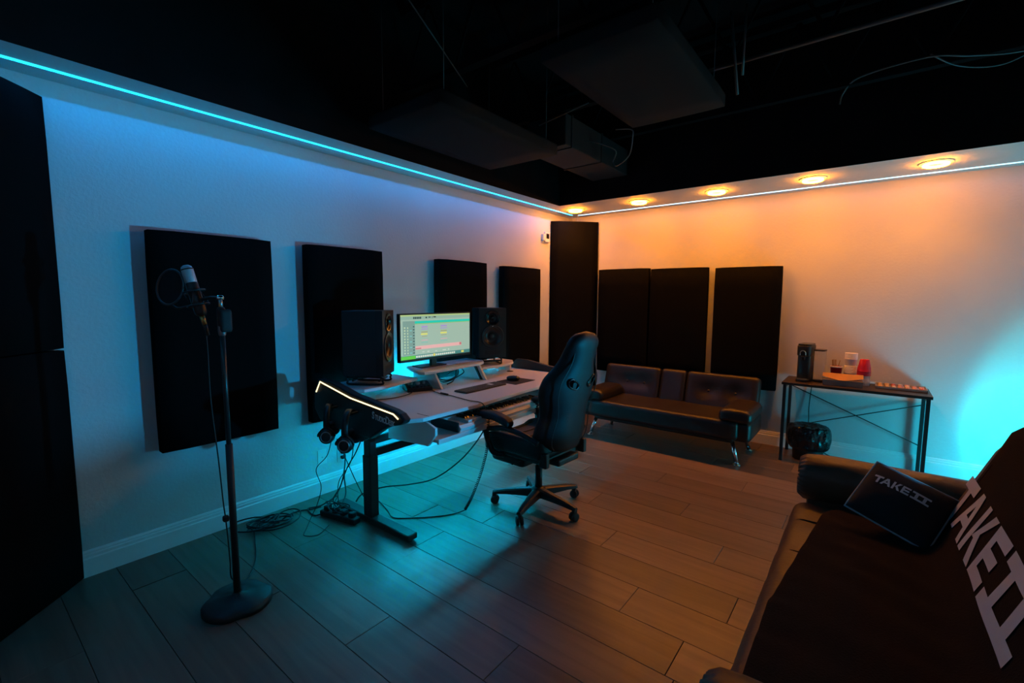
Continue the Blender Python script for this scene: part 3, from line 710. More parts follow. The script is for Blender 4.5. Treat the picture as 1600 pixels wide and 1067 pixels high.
# ------------------------------------------------------------------ microphone on its stand
MX, MY = .862, .838
t = thing('microphone_stand', 'black straight microphone stand with heavy notched base', 'mic stand', (MX, MY, 0))
prof = []
for i in range(60):
    a = 2*PI*i/60; k = .152*(1-.10*max(0, math.cos(3*a+.9))**3); prof.append((k*math.cos(a), k*math.sin(a)))
b = nb(); rings = []
for s, z in ((1, 0), (1.0, .022), (.93, .034), (.55, .044), (.16, .052), (.13, .062)):
    rings.append([b.verts.new((x*s, y*s, z)) for x, y in prof])
for a, c in zip(rings, rings[1:]):
    for i in range(60): f = b.faces.new((a[i], a[(i+1) % 60], c[(i+1) % 60], c[i])); f.smooth = True
b.faces.new(rings[0][::-1]); b.faces.new(rings[-1])
obj('base', b, M_blkm, t)
obj('lower_tube', cyl(nb(), (0, 0, .055), (-.006, 0, .80), .0155, n=18), M_blkm, t)
obj('upper_tube', cyl(nb(), (-.006, 0, .78), (-.012, 0, 1.36), .0105, n=16), mat('stand_tube', (.05, .05, .05), .3, metal=.6), t)
cl = obj('height_clutch', lathe(nb(), [(.011, -.005), (.015, 0), (.017, .02), (.017, .07), (.013, .085), (.011, .09)], 18, Matrix.Translation((-.012, 0, 1.32))), M_steel, t)
obj('boom_swivel', softbox(nb(), (-.012, .0, 1.40), (.034, .034, .10), .014, 8), M_blk, t)
obj('swivel_grip', softbox(nb(), (.010, .010, 1.385), (.026, .05, .105), .012, 8, M=Matrix.Translation((0, 0, 0))), M_rub, t)
obj('top_tube', cyl(nb(), (-.012, 0, 1.44), (-.016, 0, 1.492), .009, n=14), M_steel, t)
obj('top_knob', lathe(nb(), [(0, 0), (.016, .002), (.017, .012), (.012, .02), (0, .021)], 16, Matrix.Translation((-.016, 0, 1.482))), M_chrome, t)
obj('clip_arm', tube(nb(), spline([(-.016, 0, 1.487), (-.045, -.018, 1.492), (-.075, -.035, 1.488), (-.10, -.05, 1.48)], 5), .008, 10), M_blk, t)
top = Vector((-.150, -.088, 1.640)); bot = Vector((-.100, -.050, 1.408)); d = (top-bot).normalized()
t2 = thing('condenser_microphone', 'large black condenser microphone with silver grille head', 'microphone', (MX+bot.x, MY+bot.y, bot.z))
Q = d.to_track_quat('Z', 'Y').to_matrix().to_4x4()
ln = (top-bot).length
obj('body', lathe(nb(), [(0, 0), (.018, .001), (.024, .012), (.0255, .03), (.0255, ln-.088), (.0245, ln-.084), (0, ln-.084)], 26, Q), M_blk, t2)
obj('grille', lathe(nb(), [(.0235, ln-.084), (.0248, ln-.078), (.0248, ln-.022), (.021, ln-.008), (.012, ln-.001), (0, ln)], 28, Q), mat('mic_grille', (.42, .45, .48), .45, metal=.5, bump=(900, .7, .001)), t2, label='silver mesh grille')
obj('grille_band', lathe(nb(), [(.0252, ln-.024), (.0262, ln-.021), (.0252, ln-.018)], 28, Q), M_blk, t2)
obj('connector', cyl(nb(), d*-.045, d*.004, .0095, .011, n=16), mat('brass_connector', (.55, .30, .10), .3, metal=.9), t2, label='brass connector')
sm = thing('shock_mount', 'dark spider shock mount ring gripping the microphone body', 'shock mount', (MX+bot.x, MY+bot.y, bot.z))
for h in (.05, .115): obj('ring', tube(nb(), [Q @ Vector((.043*math.cos(a), .043*math.sin(a), h)) for a in [2*PI*i/28 for i in range(28)]], .0045, 8, True), M_blk, sm)
for i in range(6):
    a = 2*PI*i/6; obj('elastic_cord', cyl(nb(), Q @ Vector((.043*math.cos(a), .043*math.sin(a), .115 if i % 2 else .05)), Q @ Vector((.026*math.cos(a+.5), .026*math.sin(a+.5), .05 if i % 2 else .115)), .002, n=6), M_cable, sm)
pf = thing('pop_filter', 'round dark pop filter hoop left of the microphone head', 'pop filter', (.655, .70, 1.54))
nrm = Vector((.35, -.9, .15)).normalized(); Qp = nrm.to_track_quat('Z', 'Y').to_matrix().to_4x4()
hoop = [Qp @ Vector((.082*math.cos(a), .082*math.sin(a), 0)) for a in [2*PI*i/40 for i in range(40)]]
obj('hoop', tube(nb(), hoop, .0042, 8, True), mat('pop_hoop', (.05, .05, .055), .35), pf)
b = nb(); vs = [b.verts.new(Qp @ Vector((.081*math.cos(2*PI*i/40), .081*math.sin(2*PI*i/40), .001))) for i in range(40)]; b.faces.new(vs)
obj('mesh_screen', b, mat('pop_mesh', (.01, .01, .01), .9, alpha=.55), pf)
obj('gooseneck', tube(nb(), spline([(.0, .005, -.085), (.02, .02, -.098), (.05, .05, -.09), (.09, .09, -.07)], 6), .005, 8), M_blk, pf)
tm = Vector((MX, MY, 0))+bot-d*.045
t = thing('microphone_cable', 'thin black cable hanging from microphone beside its stand', 'cable', tuple(tm))
obj('cord', tube(nb(), spline([tm, (tm.x+.004, tm.y+.003, 1.25), (.775, .80, 1.0), (.792, .812, .72), (.80, .82, .50), (.806, .824, .42), (.812, .828, .30), (.815, .83, .20), (.80, .84, .10), (.72, .93, .012), (.55, 1.05, .006), (.33, 1.14, .006), (.22, 1.18, .012)], 10), .0032, 8), M_cable, t, world=True)
obj('plug_barrel', cyl(nb(), tm+d*.006, tm-d*.05, .009, .007, n=14), M_blk, t, world=True)
obj('cable_tie', box(nb(), .792, .82, .812, .838, .405, .435, bev=.008), M_rub, t, world=True)

# ------------------------------------------------------------------ gaming chair (local: faces +x)
CX, CY = 1.405, 2.63
CH = thing('gaming_chair', 'black gaming chair with winged headrest facing the desk', 'chair', (CX, CY, 0), math.radians(177))
ch = lambda n, b, m, p=None, **k: obj(n, b, m, p or CH, **k)
ch('hub', lathe(nb(), [(0, .075), (.05, .078), (.058, .10), (.055, .135), (.035, .15), (0, .15)], 24), M_blk)
for k in range(5):
    a = math.radians(208+72*k-177+2); ca, sa = math.cos(a), math.sin(a); R = Matrix.Rotation(a, 4, 'Z')
    b = nb(); rings = []
    for x, w, z0, z1 in ((.03, .034, .082, .140), (.12, .030, .084, .132), (.24, .024, .083, .116), (.315, .021, .078, .102), (.335, .016, .078, .096)):
        rings.append([b.verts.new((x, s*w*q, z)) for s, q, z in ((-1, 1, z0), (-1, .9, z1-.008), (-1, .5, z1), (1, .5, z1), (1, .9, z1-.008), (1, 1, z0))])
    for p, q in zip(rings, rings[1:]):
        for i in range(6): f = b.faces.new((p[i], p[(i+1) % 6], q[(i+1) % 6], q[i]))
    b.faces.new(rings[0]); b.faces.new(rings[-1]); b.transform(R)
    lg = ch('leg', b, M_blk)
    cw = nb(); 
    Mw = R @ Matrix.Translation((.318, 0, 0)) @ Matrix.Rotation(.7*k, 4, 'Z')
    for s in (-1, 1):
        lathe(cw, [(0, .0), (.022, .001), (.029, .004), (.030, .010), (.029, .018), (.020, .020), (0, .020)], 20, Mw @ Matrix.Translation((0, s*.004 if s > 0 else -.024, .0305)) @ Matrix.Rotation(-PI/2, 4, 'X') if s > 0 else Mw @ Matrix.Translation((0, -.004, .0305)) @ Matrix.Rotation(PI/2, 4, 'X'))
    ch('caster_wheel', cw, M_rub, lg)
    ch('caster_fork', box(nb(), -.012, .020, -.012, .012, .028, .084, bev=.005, M=Mw), M_blk, lg)
ch('gas_lift', cyl(nb(), (0, 0, .14), (0, 0, .30), .026, n=18), M_blk); ch('piston', cyl(nb(), (0, 0, .29), (0, 0, .385), .014, n=14), M_steel)
ch('tilt_mechanism', box(nb(), -.14, .12, -.085, .085, .365, .415, bev=.012), M_blk)
ch('lever', tube(nb(), spline([(.02, .08, .385), (.02, .2, .385), (.03, .26, .375)], 4), .006, 8), M_blk)
def seatdef(u, p):
    side = abs(u[1]); p.z += .035*max(0, side-.62)**1*2*(1 if u[2] > 0 else 0)
    if u[2] > 0: p.z -= .018*(1-side**2)*(1-.3*u[0])
    if u[0] > .6: p.z -= .03*(u[0]-.6)/.4
    return p
ch('seat', softbox(nb(), (.045, 0, .495), (.53, .52, .125), .05, 16, seatdef), M_pu)
for i in range(3):
    ch('seat_seam', tube(nb(), spline([(-.02+i*.11, -.16, .556), (-.02+i*.11, 0, .544), (-.02+i*.11, .16, .556)], 6), .0035, 6), M_pu)
ch('seat_base', box(nb(), -.20, .27, -.22, .22, .405, .442, bev=.01), M_blk)
ch('footrest', softbox(nb(), (.15, 0, .365), (.31, .37, .085), .036, 10), M_pu)
for s in (-1, 1): ch('footrest_rail', cyl(nb(), (-.12, s*.12, .372), (.20, s*.12, .372), .007, n=10), M_steel)
for s in (-1, 1):
    # linked armrest: pad on a curved bracket
    def adef(u, p):
        p.z += -.035*max(0, -u[0])**1.5-.012*max(0, u[0])**2; return p
    ar = ch('armrest', softbox(nb(), (.15, s*.305, .700), (.30, .085, .055), .026, 12, adef), M_pu)
    ch('arm_bracket', tube(nb(), spline([(.255, s*.30, .655), (.285, s*.30, .625), (.265, s*.30, .595), (.20, s*.295, .60), (.06, s*.29, .625), (-.08, s*.285, .61), (-.20, s*.27, .565)], 6), .019, 10), M_blk, ar)
    ch('arm_post', tube(nb(), spline([(.245, s*.30, .60), (.225, s*.295, .52), (.19, s*.275, .43), (.14, s*.22, .408)], 6), .020, 10), M_blk, ar)
    ch('pivot_bolt', cyl(nb(), (.25, s*.275, .605), (.25, s*.328, .605), .026, n=18), M_blk, ar)
# winged backrest
BW = [(.485, .150), (.50, .195), (.54, .245), (.60, .262), (.66, .250), (.73, .225), (.80, .240), (.87, .272), (.93, .278), (.98, .258), (1.03, .212), (1.08, .172), (1.13, .158), (1.18, .158), (1.22, .150), (1.25, .128), (1.272, .085)]
def bx(z): return -.215-.155*((z-.44)/.83)**1.15
def bw(z):
    for (a, wa), (b_, wb) in zip(BW, BW[1:]):
        if z <= b_:
            k = (z-a)/(b_-a); k = k*k*(3-2*k) if False else k; return wa+(wb-wa)*k
    return BW[-1][1]
b = nb(); NR = 30; rings = []; nz = 44
for i in range(nz+1):
    z = .485+(1.272-.485)*i/nz; w = bw(z); th = .052 if z < 1.2 else .052-.02*((z-1.2)/.072)**2
    wing_ = .085*(1 if z < 1.0 else max(.2, 1-(z-1.0)*4))
    ring = []
    for j in range(NR):
        a = 2*PI*j/NR; cy = math.copysign(abs(math.cos(a))**.55, math.cos(a)); cx_ = math.copysign(abs(math.sin(a))**.75, math.sin(a))
        x = bx(z)+cx_*th+wing_*abs(cy)**3-.004; ring.append(b.verts.new((x, cy*w, z)))
    rings.append(ring)
for p, q in zip(rings, rings[1:]):
    for j in range(NR): f = b.faces.new((p[j], p[(j+1) % NR], q[(j+1) % NR], q[j])); f.smooth = True
tp = b.verts.new((bx(1.278), 0, 1.288)); bt = b.verts.new((bx(.48), 0, .475))
for j in range(NR):
    f = b.faces.new((rings[-1][j], rings[-1][(j+1) % NR], tp)); f.smooth = True
    b.faces.new((rings[0][(j+1) % NR], rings[0][j], bt))
BK = ch('backrest', b, M_pu)
M_pipe = mat('seam_piping', (.035, .038, .04), .45)
for s in (-1, 1):
    zz = [.51+.72*i/20 for i in range(21)]
    ch('piping', tube(nb(), spline([(bx(z)-.050+.085*(.80**3)*.55, s*bw(z)*.80, z) for z in zz], 3), .0032, 6), M_pipe, BK)
    # harness slot: glossy frame round a flat black plate painted as the hole's shade
    def slot(k):
        pts = [(.055, .945), (.120, .985), (.150, .975), (.140, .940), (.075, .915)]; cy = sum(p[0] for p in pts)/5; cz = sum(p[1] for p in pts)/5
        return [(bx(cz+(z-cz)*k)-.056+.085*((cy+(y-cy)*k)/.265)**3, s*(cy+(y-cy)*k), cz+(z-cz)*k) for y, z in pts]
    ch('slot_frame', tube(nb(), spline(slot(1.0), 5, True), .007, 8, True), M_gloss, BK)
    vv = nb(); o1 = [vv.verts.new(p) for p in spline(slot(.97), 5, True)]; vv.faces.new(o1); bmesh.ops.solidify(vv, geom=vv.faces[:], thickness=.003)
    ch('slot_shade_plate', vv, mat('slot_painted_shade', (.002, .002, .002), 1, spec=0), BK)
ch('recline_hinge', box(nb(), -.245, -.185, -.245, -.20, .40, .50, bev=.01), M_blk); ch('recline_hinge', box(nb(), -.245, -.185, .20, .245, .40, .50, bev=.01), M_blk)
ch('back_bracket', box(nb(), -.26, -.13, -.12, .12, .385, .43, bev=.012), M_blk)

# ------------------------------------------------------------------ black futon under the back wall panels
FT = thing('futon_sofa', 'black faux leather futon sofa with bolster arms and chrome legs', 'sofa', (1.58, 4.75, 0))
ft = lambda n, b, m, p=None, **k: obj(n, b, m, p or FT, world=True, **k)
def fsd(u, p):
    if u[2] > 0: p.z -= .012*abs(math.sin(u[0]*PI*1.5))*(1-u[1]**2)
    return p
ft('seat', softbox(nb(), (1.585, 4.68, .315), (1.50, .62, .19), .05, 22, fsd), M_pu2)
ft('seat_base', box(nb(), .88, 2.29, 4.44, 4.95, .185, .235, bev=.02), M_pu2)
TB = math.radians(-17)
Mb = Matrix.Translation((0, 4.93, .33)) @ Matrix.Rotation(TB, 4, 'X')
def backseg(x0, x1, tuft):
    def dd(u, p):
        if u[1] < 0:
            for tx in tuft:
                dx = (p.x+(x0+x1)/2-tx)/.16; dz = (p.z-.02)/.13; p.y += .035*math.exp(-(dx*dx+dz*dz)*2.5)
        return p
    o = ft('back_cushion', softbox(nb(), ((x0+x1)/2, .02, .20), (x1-x0-.004, .13, .42), .04, 18, dd, M=Mb), M_pu2)
    for tx in tuft:
        ft('tuft_button', lathe(nb(), [(0, .006), (.011, .003), (.013, 0), (0, -.004)], 14, Mb @ Matrix.Translation((tx, -.012, .22)) @ Matrix.Rotation(PI/2, 4, 'X')), M_pu2, o)
backseg(.735, 1.405, (1.02, 1.22)); backseg(1.405, 1.685, ()); backseg(1.685, 2.395, (1.92, 2.18))
ft('back_panel', box(nb(), .76, 2.37, .085, .115, .0, .38, bev=.01, M=Mb), M_pu2)
for x0, x1 in ((.735, 1.0), (2.165, 2.44)):
    def ad(u, p):
        if u[2] > 0: p.z += .015*(1-u[0]**2)
        return p
    ft('arm_bolster', softbox(nb(), ((x0+x1)/2, 4.66, .445), (x1-x0, .56, .115), .045, 14, ad), M_pu2)
    xs = x0 if x0 < 1 else x1
    ft('end_panel', softbox(nb(), ((x0+x1)/2, 4.72, .30), (x1-x0-.02, .58, .19), .04, 10), M_pu2)
for x, sx in ((.90, -1), (2.28, 1)):
    for y, sy in ((4.47, -1), (4.92, 1)):
        p1 = Vector((x+sx*.055, y+sy*.035, .008)); lg = ft('leg', cyl(nb(), (x, y, .20), p1, .019, n=18), M_chrome)
        ft('foot_disc', lathe(nb(), [(0, 0), (.032, 0), (.032, .006), (.018, .012), (0, .012)], 20, Matrix.Translation((p1.x, p1.y, 0))), M_chrome, lg)

# ------------------------------------------------------------------ console table with coffee things
T0, T1, TY0, TY1, TZ = 2.598, 3.635, 4.82, 5.262, .742
t = thing('console_table', 'narrow dark console table with crossed wire braces at back', 'table', (3.12, 5.04, 0))
ct = lambda n, b, m, p=None: obj(n, b, m, p or t, world=True)
ct('table_top', box(nb(), T0, T1, TY0, TY1, TZ-.024, TZ, bev=.003), M_darkwood)
for x in (T0+.012, T1-.038):
    for y in (TY0+.01, TY1-.036):
        lg = ct('leg', box(nb(), x, x+.026, y, y+.026, .008, TZ-.024, bev=.002), M_blkm)
        ct('foot_cap', box(nb(), x-.001, x+.027, y-.001, y+.027, 0, .012, bev=.002), M_rub, lg)
    ct('side_rail', box(nb(), x+.003, x+.023, TY0+.036, TY1-.036, TZ-.05, TZ-.025), M_blkm)
ct('cross_brace', cyl(nb(), (T0+.03, TY1-.02, .655), (T1-.02, TY1-.02, .235), .0045, n=8), M_blkm); ct('cross_brace', cyl(nb(), (T0+.03, TY1-.013, .235), (T1-.02, TY1-.013, .60), .0045, n=8), M_blkm)
Z = TZ+.0006
t = thing('coffee_machine', 'black pod coffee machine with clear water tank on console table', 'coffee machine', (2.755, 5.06, Z), math.radians(-8))
def rnd(w, d, n=20, e=.5): return [(w*math.copysign(abs(math.cos(a))**e, math.cos(a)), d*math.copysign(abs(math.sin(a))**e, math.sin(a))) for a in [2*PI*i/n for i in range(n)]]
mk = mat('coffee_black', (.016, .017, .018), .35)
obj('column', prism(nb(), [(x, y+.005) for x, y in rnd(.058, .098, 28)], 0, .30, 'z', bev=.006, smooth=True), mk, t)
hd = obj('brew_head', prism(nb(), [(x, y-.005) for x, y in rnd(.061, .110, 28)], .235, .335, 'z', bev=.012, seg=3, smooth=True), mk, t)
obj('lid', prism(nb(), [(x, y-.005) for x, y in rnd(.056, .108, 28)], .333, .348, 'z', bev=.006, smooth=True), M_gloss, hd)
obj('lever_arch', tube(nb(), spline([(-.022, -.121, .245), (-.020, -.124, .275), (0, -.126, .288), (.020, -.124, .275), (.022, -.121, .245)], 6), .004, 8), M_chrome, hd)
obj('spout', cyl(nb(), (0, -.098, .20), (0, -.098, .237), .012, .018, n=18), mk, t)
dt = obj('drip_tray', prism(nb(), [(x, y-.075) for x, y in rnd(.052, .065, 24)], 0, .024, 'z', bev=.004, smooth=True), M_blk, t)
obj('drip_grid', prism(nb(), [(x, y-.105) for x, y in rnd(.040, .026, 24)], .0235, .027, 'z'), M_steel, dt)
wt = obj('water_tank', prism(nb(), [(x+.105, y+.03) for x, y in rnd(.042, .058, 24)], .018, .285, 'z', bev=.004, smooth=True), M_clear, t, label='clear water tank')
obj('tank_lid', prism(nb(), [(x+.105, y+.03) for x, y in rnd(.044, .060, 24)], .285, .297, 'z', bev=.003, smooth=True), mk, wt); obj('tank_base', prism(nb(), [(x+.105, y+.03) for x, y in rnd(.044, .060, 24)], 0, .02, 'z', bev=.003, smooth=True), mk, wt)
def cup(bm, r0, r1, z0, z1, M=None, wall=.0025):
    lathe(bm, [(0, z0), (r0, z0), (r1, z1), (r1+.002, z1+.001), (r1+.002, z1+.005), (r1-wall, z1+.004), (r0-wall, z0+wall), (0, z0+wall)], 26, M)
t = thing('stirrer_cup', 'small red paper cup holding wooden stir sticks', 'cup', (2.985, 5.15, Z))
b = nb(); cup(b, .034, .046, 0, .14); obj('cup', b, M_red, t); b = nb(); lathe(b, [(.0475, .135), (.0495, .146), (.046, .148)], 26); obj('white_rim', b, M_paperw, t)
random.seed(2)
for i in range(9):
    a = random.uniform(0, 2*PI); r = random.uniform(.006, .026); dx, dy = math.cos(a)*r, math.sin(a)*r
    obj('stir_stick', box(nb(), -.003, .003, -.001, .001, 0, .20, M=Matrix.Translation((dx*.5, dy*.5, .006)) @ Matrix.Rotation(random.uniform(-.16, .16), 4, 'X') @ Matrix.Rotation(random.uniform(-.16, .16), 4, 'Y')), M_stick, t)
t = thing('foam_cup_stack', 'tall stack of white foam cups on the console table', 'cup stack', (3.09, 5.16, Z))
for i in range(11):
    b = nb(); lathe(b, [(.036, .012*i+.002+(0 if i < 6 else .055)), (.046, .012*i+.088+(0 if i < 6 else .055)), (.0475, .012*i+.092+(0 if i < 6 else .055)), (.0475, .012*i+.099+(0 if i < 6 else .055)), (.044, .012*i+.099+(0 if i < 6 else .055)), (.034, .012*i+.006+(0 if i < 6 else .055))], 26); obj('foam_cup', b, M_paperw, t)
t = thing('red_cup_stack', 'red plastic cups upside down on clear cups at table', 'cup stack', (3.19, 5.10, Z))
b = nb(); lathe(b, [(.048, 0), (.050, .004), (.046, .085), (.043, .088), (0, .088)], 26); obj('clear_cup', b, mat('frosted_cup', (.75, .62, .62), .25, trans=.5), t)
for i in range(3):
    b = nb(); z = .088+i*.016; lathe(b, [(.052, z), (.0535, z+.004), (.051, z+.008), (.049, z+.03), (.034, z+.108), (.031, z+.111), (0, z+.111)], 26); obj('red_cup', b, M_red, t)
t = thing('envelope_box', 'open kraft envelope box with pointed orange flap', 'box', (3.045, 4.955, Z), math.radians(3))
obj('tray_box', box(nb(), -.145, .145, -.055, .055, 0, .052, bev=.002), M_cardin, t)
b = nb(); vs = [b.verts.new(p) for p in ((-.147, .052, .098), (.147, .052, .098), (.147, -.010, .074), (.025, -.064, .053), (-.025, -.064, .053), (-.147, -.010, .074))]; b.faces.new(vs); bmesh.ops.solidify(b, geom=b.faces[:], thickness=.002)
obj('flap', b, M_card, t, label='orange pointed flap')
t = thing('snack_tray', 'shallow silver tray of small wrapped sweets on console table', 'tray', (3.445, 5.10, Z), math.radians(0))
b = nb(); box(b, -.17, .17, -.11, .11, 0, .006, bev=.002)
for a in ((-.17, -.163, -.11, .11), (.163, .17, -.11, .11), (-.17, .17, -.11, -.103), (-.17, .17, .103, .11)): box(b, *a, 0, .022, bev=.002)
obj('dish', b, M_foil, t)
random.seed(11)
cols = [mat('wrapper_gold', (.60, .36, .12), .35), mat('wrapper_red', (.50, .10, .08), .35), mat('wrapper_cream', (.62, .50, .38), .4), mat('wrapper_pink', (.60, .30, .28), .4)]
for i in range(26):
    x, y = -.135+.045*(i % 7), -.08+.05*(i//7)
    c_ = cols[0] if i % 7 < 2 else cols[1+random.randrange(3)]
    b = softbox(nb(), (0, 0, .012), (.036, .028, .018), .008, 4, M=Matrix.Translation((x, y, .0065)) @ Matrix.Rotation(random.uniform(0, 3), 4, 'Z'))
    cn = c_.name.split('_')[1]
    single('wrapped_sweet', b, c_, 'small %s wrapped sweet in the shallow silver tray' % cn, 'sweet', cn+' sweets in the tray', loc=(x, y, .0065)).matrix_world = Matrix.Translation((3.445+x, 5.10+y, Z+.0065))
# cables of the coffee corner
single('coffee_cable', tube(nb(), spline([(2.80, 5.255, .80), (2.80, 5.275, .76), (2.80, 5.277, .70), (2.79, 5.275, .58), (2.785, 5.27, .45), (2.79, 5.26, .34), (2.80, 5.24, .20), (2.9, 5.24, .06), (3.0, 5.23, .006), (3.2, 5.22, .005), (3.3, 5.19, .005), (3.36, 5.235, .005), (3.5, 5.235, .005), (3.62, 5.22, .005)], 10), .0042, 8), M_cable, 'black power cord running down behind the console table', 'cable')
# bin with liner
t = thing('waste_bin', 'low black waste bin with glossy black bag folded over', 'bin', (2.815, 5.05, 0))
obj('bin_body', lathe(nb(), [(0, 0), (.115, 0), (.12, .005), (.14, .26), (.136, .26), (.115, .008), (0, .008)], 28), M_blk, t)
b = nb(); NB = 56
def bagp(u, v):
    a = 2*PI*u
    prof_ = [(.150, .105), (.172, .13), (.180, .20), (.175, .27), (.155, .315), (.115, .325), (.06, .31), (0.004, .302)]
    k = v*(len(prof_)-1); i = min(int(k), len(prof_)-2); f = k-i
    r = prof_[i][0]+(prof_[i+1][0]-prof_[i][0])*f; z = prof_[i][1]+(prof_[i+1][1]-prof_[i][1])*f
    w = mnoise.noise(Vector((math.cos(a)*3, math.sin(a)*3, v*5)))*.016+mnoise.noise(Vector((math.cos(a)*9, math.sin(a)*9, v*7)))*.007
    r = max(r+w*(1-v**4), .002); return Vector((r*math.cos(a), r*math.sin(a)*.92, z+w*.6))
V = [[b.verts.new(bagp(i/NB, j/20)) for j in range(21)] for i in range(NB)]
for i in range(NB):
    for j in range(20): f = b.faces.new((V[i][j], V[(i+1) % NB][j], V[(i+1) % NB][j+1], V[i][j+1])); f.smooth = False
obj('bin_liner', b, M_bag, t, label='glossy black bin liner')
t = thing('power_adapter', 'black power adapter on the floor beside the waste bin', 'adapter', (3.02, 5.10, 0), .3)
obj('brick', box(nb(), -.055, .055, -.03, .03, 0, .035, bev=.006), M_rub, t); obj('strain_relief', cyl(nb(), (.055, 0, .018), (.075, 0, .016), .006, .004, n=10), M_rub, t)

# ------------------------------------------------------------------ brown sofa in the foreground
BS = thing('brown_sofa', 'brown leather sofa with round bolster arm in the foreground', 'sofa', (3.4, 2.0, 0))
bs = lambda n, b, m, p=None, **k: obj(n, b, m, p or BS, world=True, **k)
SY0, SY1 = 1.20, 2.83
bs('base_frame', box(nb(), 3.02, 3.85, 1.02, 2.98, .06, .30, bev=.02), M_brown)
def sdef(u, p):
    if u[2] > 0: p.z -= .012*math.cos(u[1]*PI*3)**8*(1 if abs(u[1]) < .95 else 0)
    p.z += .006*mnoise.noise(Vector((p.x*5, p.y*4, 1)))
    return p
bs('seat_cushion', softbox(nb(), (3.28, (SY0+SY1)/2, .345), (.66, SY1-SY0, .19), .065, 26, sdef), M_brown)
for y in (2.55, 2.20, 1.70):
    bs('seat_seam', tube(nb(), spline([(2.955, y, .33), (2.965, y, .395), (3.0, y, .432), (3.06, y, .438), (3.15, y, .438)], 5), .004, 6), mat('sofa_seam', (.03, .015, .009), .6))
A0 = Vector((3.5, 0, .45)); TV = Vector((.2, 0, .5)).normalized(); NV = Vector((-TV.z, 0, TV.x))
Mbk = Matrix.Translation((3.5, 0, .45)) @ Matrix.Rotation(math.atan2(.2, .5), 4, 'Y')
def bdef(u, p):
    p.z += .012*mnoise.noise(Vector((p.y*2.2, p.x*4, 3.1))); return p
bs('back_cushion', softbox(nb(), (.125, (1.10+2.88)/2, .19), (.225, 1.78, .66), .085, 24, bdef, M=Mbk), M_brown)
def bolster(y, r, zc, x0, x1, lab):
    def fn(u, v):
        a = 2*PI*u; prof_ = [(0, .012), (.45, 0), (.8, .006), (.95, .03), (1, .08)]
        if v < .3:
            k = v/.3*4; i = min(int(k), 3); f = k-i; rr = prof_[i][0]+(prof_[i+1][0]-prof_[i][0])*f; xx = prof_[i][1]+(prof_[i+1][1]-prof_[i][1])*f
            g = .010*math.sin(a*26)*rr*min(1, v*6)*(1.1-rr)*3
        else: rr = 1; xx = .08+(x1-x0-.08)*(v-.3)/.7; g = .004*math.sin(xx*42+math.sin(a*2)*2)*max(0, 1-abs(v-.9)*6)
        w = .006*mnoise.noise(Vector((xx*6, math.cos(a)*2, math.sin(a)*2)))
        R_ = rr*r+w*rr
        return Vector((x0+xx+g, y+R_*math.cos(a), zc+R_*math.sin(a)))
    b = nb(); gridsurf(b, fn, 96, 40); bmesh.ops.remove_doubles(b, verts=b.verts[:], dist=1e-5)
    return bs('bolster_arm', b, M_brown)
bolster(2.945, .128, .528, 2.955, 3.62, ''); bolster(1.075, .128, .50, 2.955, 3.62, '')
for y in (2.945, 1.07): bs('arm_base', box(nb(), 3.0, 3.80, y-.085, y+.085, .05, .47, bev=.03), M_brown)
for x in (3.08, 3.78):
    for y in (1.1, 2.9): bs('leg', cyl(nb(), (x, y, 0), (x, y, .065), .018, .025, n=14), M_blk)

# printed throw over seat and back: one continuous cloth
BY0, BY1 = 1.26, 2.70
prof = []
for i in range(15): prof.append((3.0+.44*i/14, .462))
for k in range(1, 8):
    q = k/8; prof.append((3.44+.10*q, .462+.08*q*q))
for k in range(0, 13): p = A0+TV*(.115+.035*k); prof.append((p.x, p.z))
prof += [(3.70, .955), (3.735, .985), (3.78, .995), (3.83, .985), (3.87, .955), (3.90, .90), (3.915, .82)]
def arcs(P):
    s = [0]
    for a, b in zip(P, P[1:]): s.append(s[-1]+math.hypot(b[0]-a[0], b[1]-a[1]))
    return s
PS = arcs(prof)
def at_s(s):
    s = max(0, min(PS[-1], s))
    for i in range(len(PS)-1):
        if s <= PS[i+1]:
            f = (s-PS[i])/(PS[i+1]-PS[i]+1e-9); a, b = prof[i], prof[i+1]
            tx, tz = b[0]-a[0], b[1]-a[1]; l = math.hypot(tx, tz); return a[0]+tx*f, a[1]+tz*f, -tz/l, tx/l
s_A = None
for i, p in enumerate(prof):
    if abs(p[0]-(A0+TV*.115).x) < 1e-6: s_A = PS[i]
def throw_pt(y, s, lift=0.0):
    x, z, nx, nz = at_s(s)
    seat = max(0, min(1, (s_A-.04-s)/.12))
    w = .0075*math.sin(30*y+11*x+2.5*math.sin(2.3*y+4*x))*seat*max(0, .35+.9*mnoise.noise(Vector((x*2.5, y*2.1, .3))))+.004*math.sin(57*y-9*x)*seat*max(0, mnoise.noise(Vector((x*4, y*3, 5.3))))+.006*mnoise.noise(Vector((x*7, y*3, .7)))*seat
    w += .005*mnoise.noise(Vector((y*4, z*5, 2.2)))*(1-seat)
    d_ = .006+w+lift
    y2 = y+.03*math.sin(3*s)*max(0, (y-2.2))
    return Vector((x+nx*d_, y2, z+nz*d_))
TH = thing('printed_throw', 'dark fleece throw with large TAKE II print over brown sofa', 'blanket', (3.4, 2.0, .45))
b = nb(); smin = lambda y: .10-.10*max(0, min(1, (BY1-y)/1.0))
def thf(u, v, lift=0.0):
    y = BY0+(BY1-BY0)*u; s0 = smin(y)+.05*max(0, (u-.93)/.07)**2; s = s0+(PS[-1]-s0)*v
    if v == 0: s = s0
    return throw_pt(y+(.025*math.sin(v*9))*(u > .97), s, lift)
NT = 90
def sheet(lift): return [[b.verts.new(thf(i/NT, j/NT, lift)) for j in range(NT+1)] for i in range(NT+1)]
TA, TB_ = sheet(0), sheet(-.005)
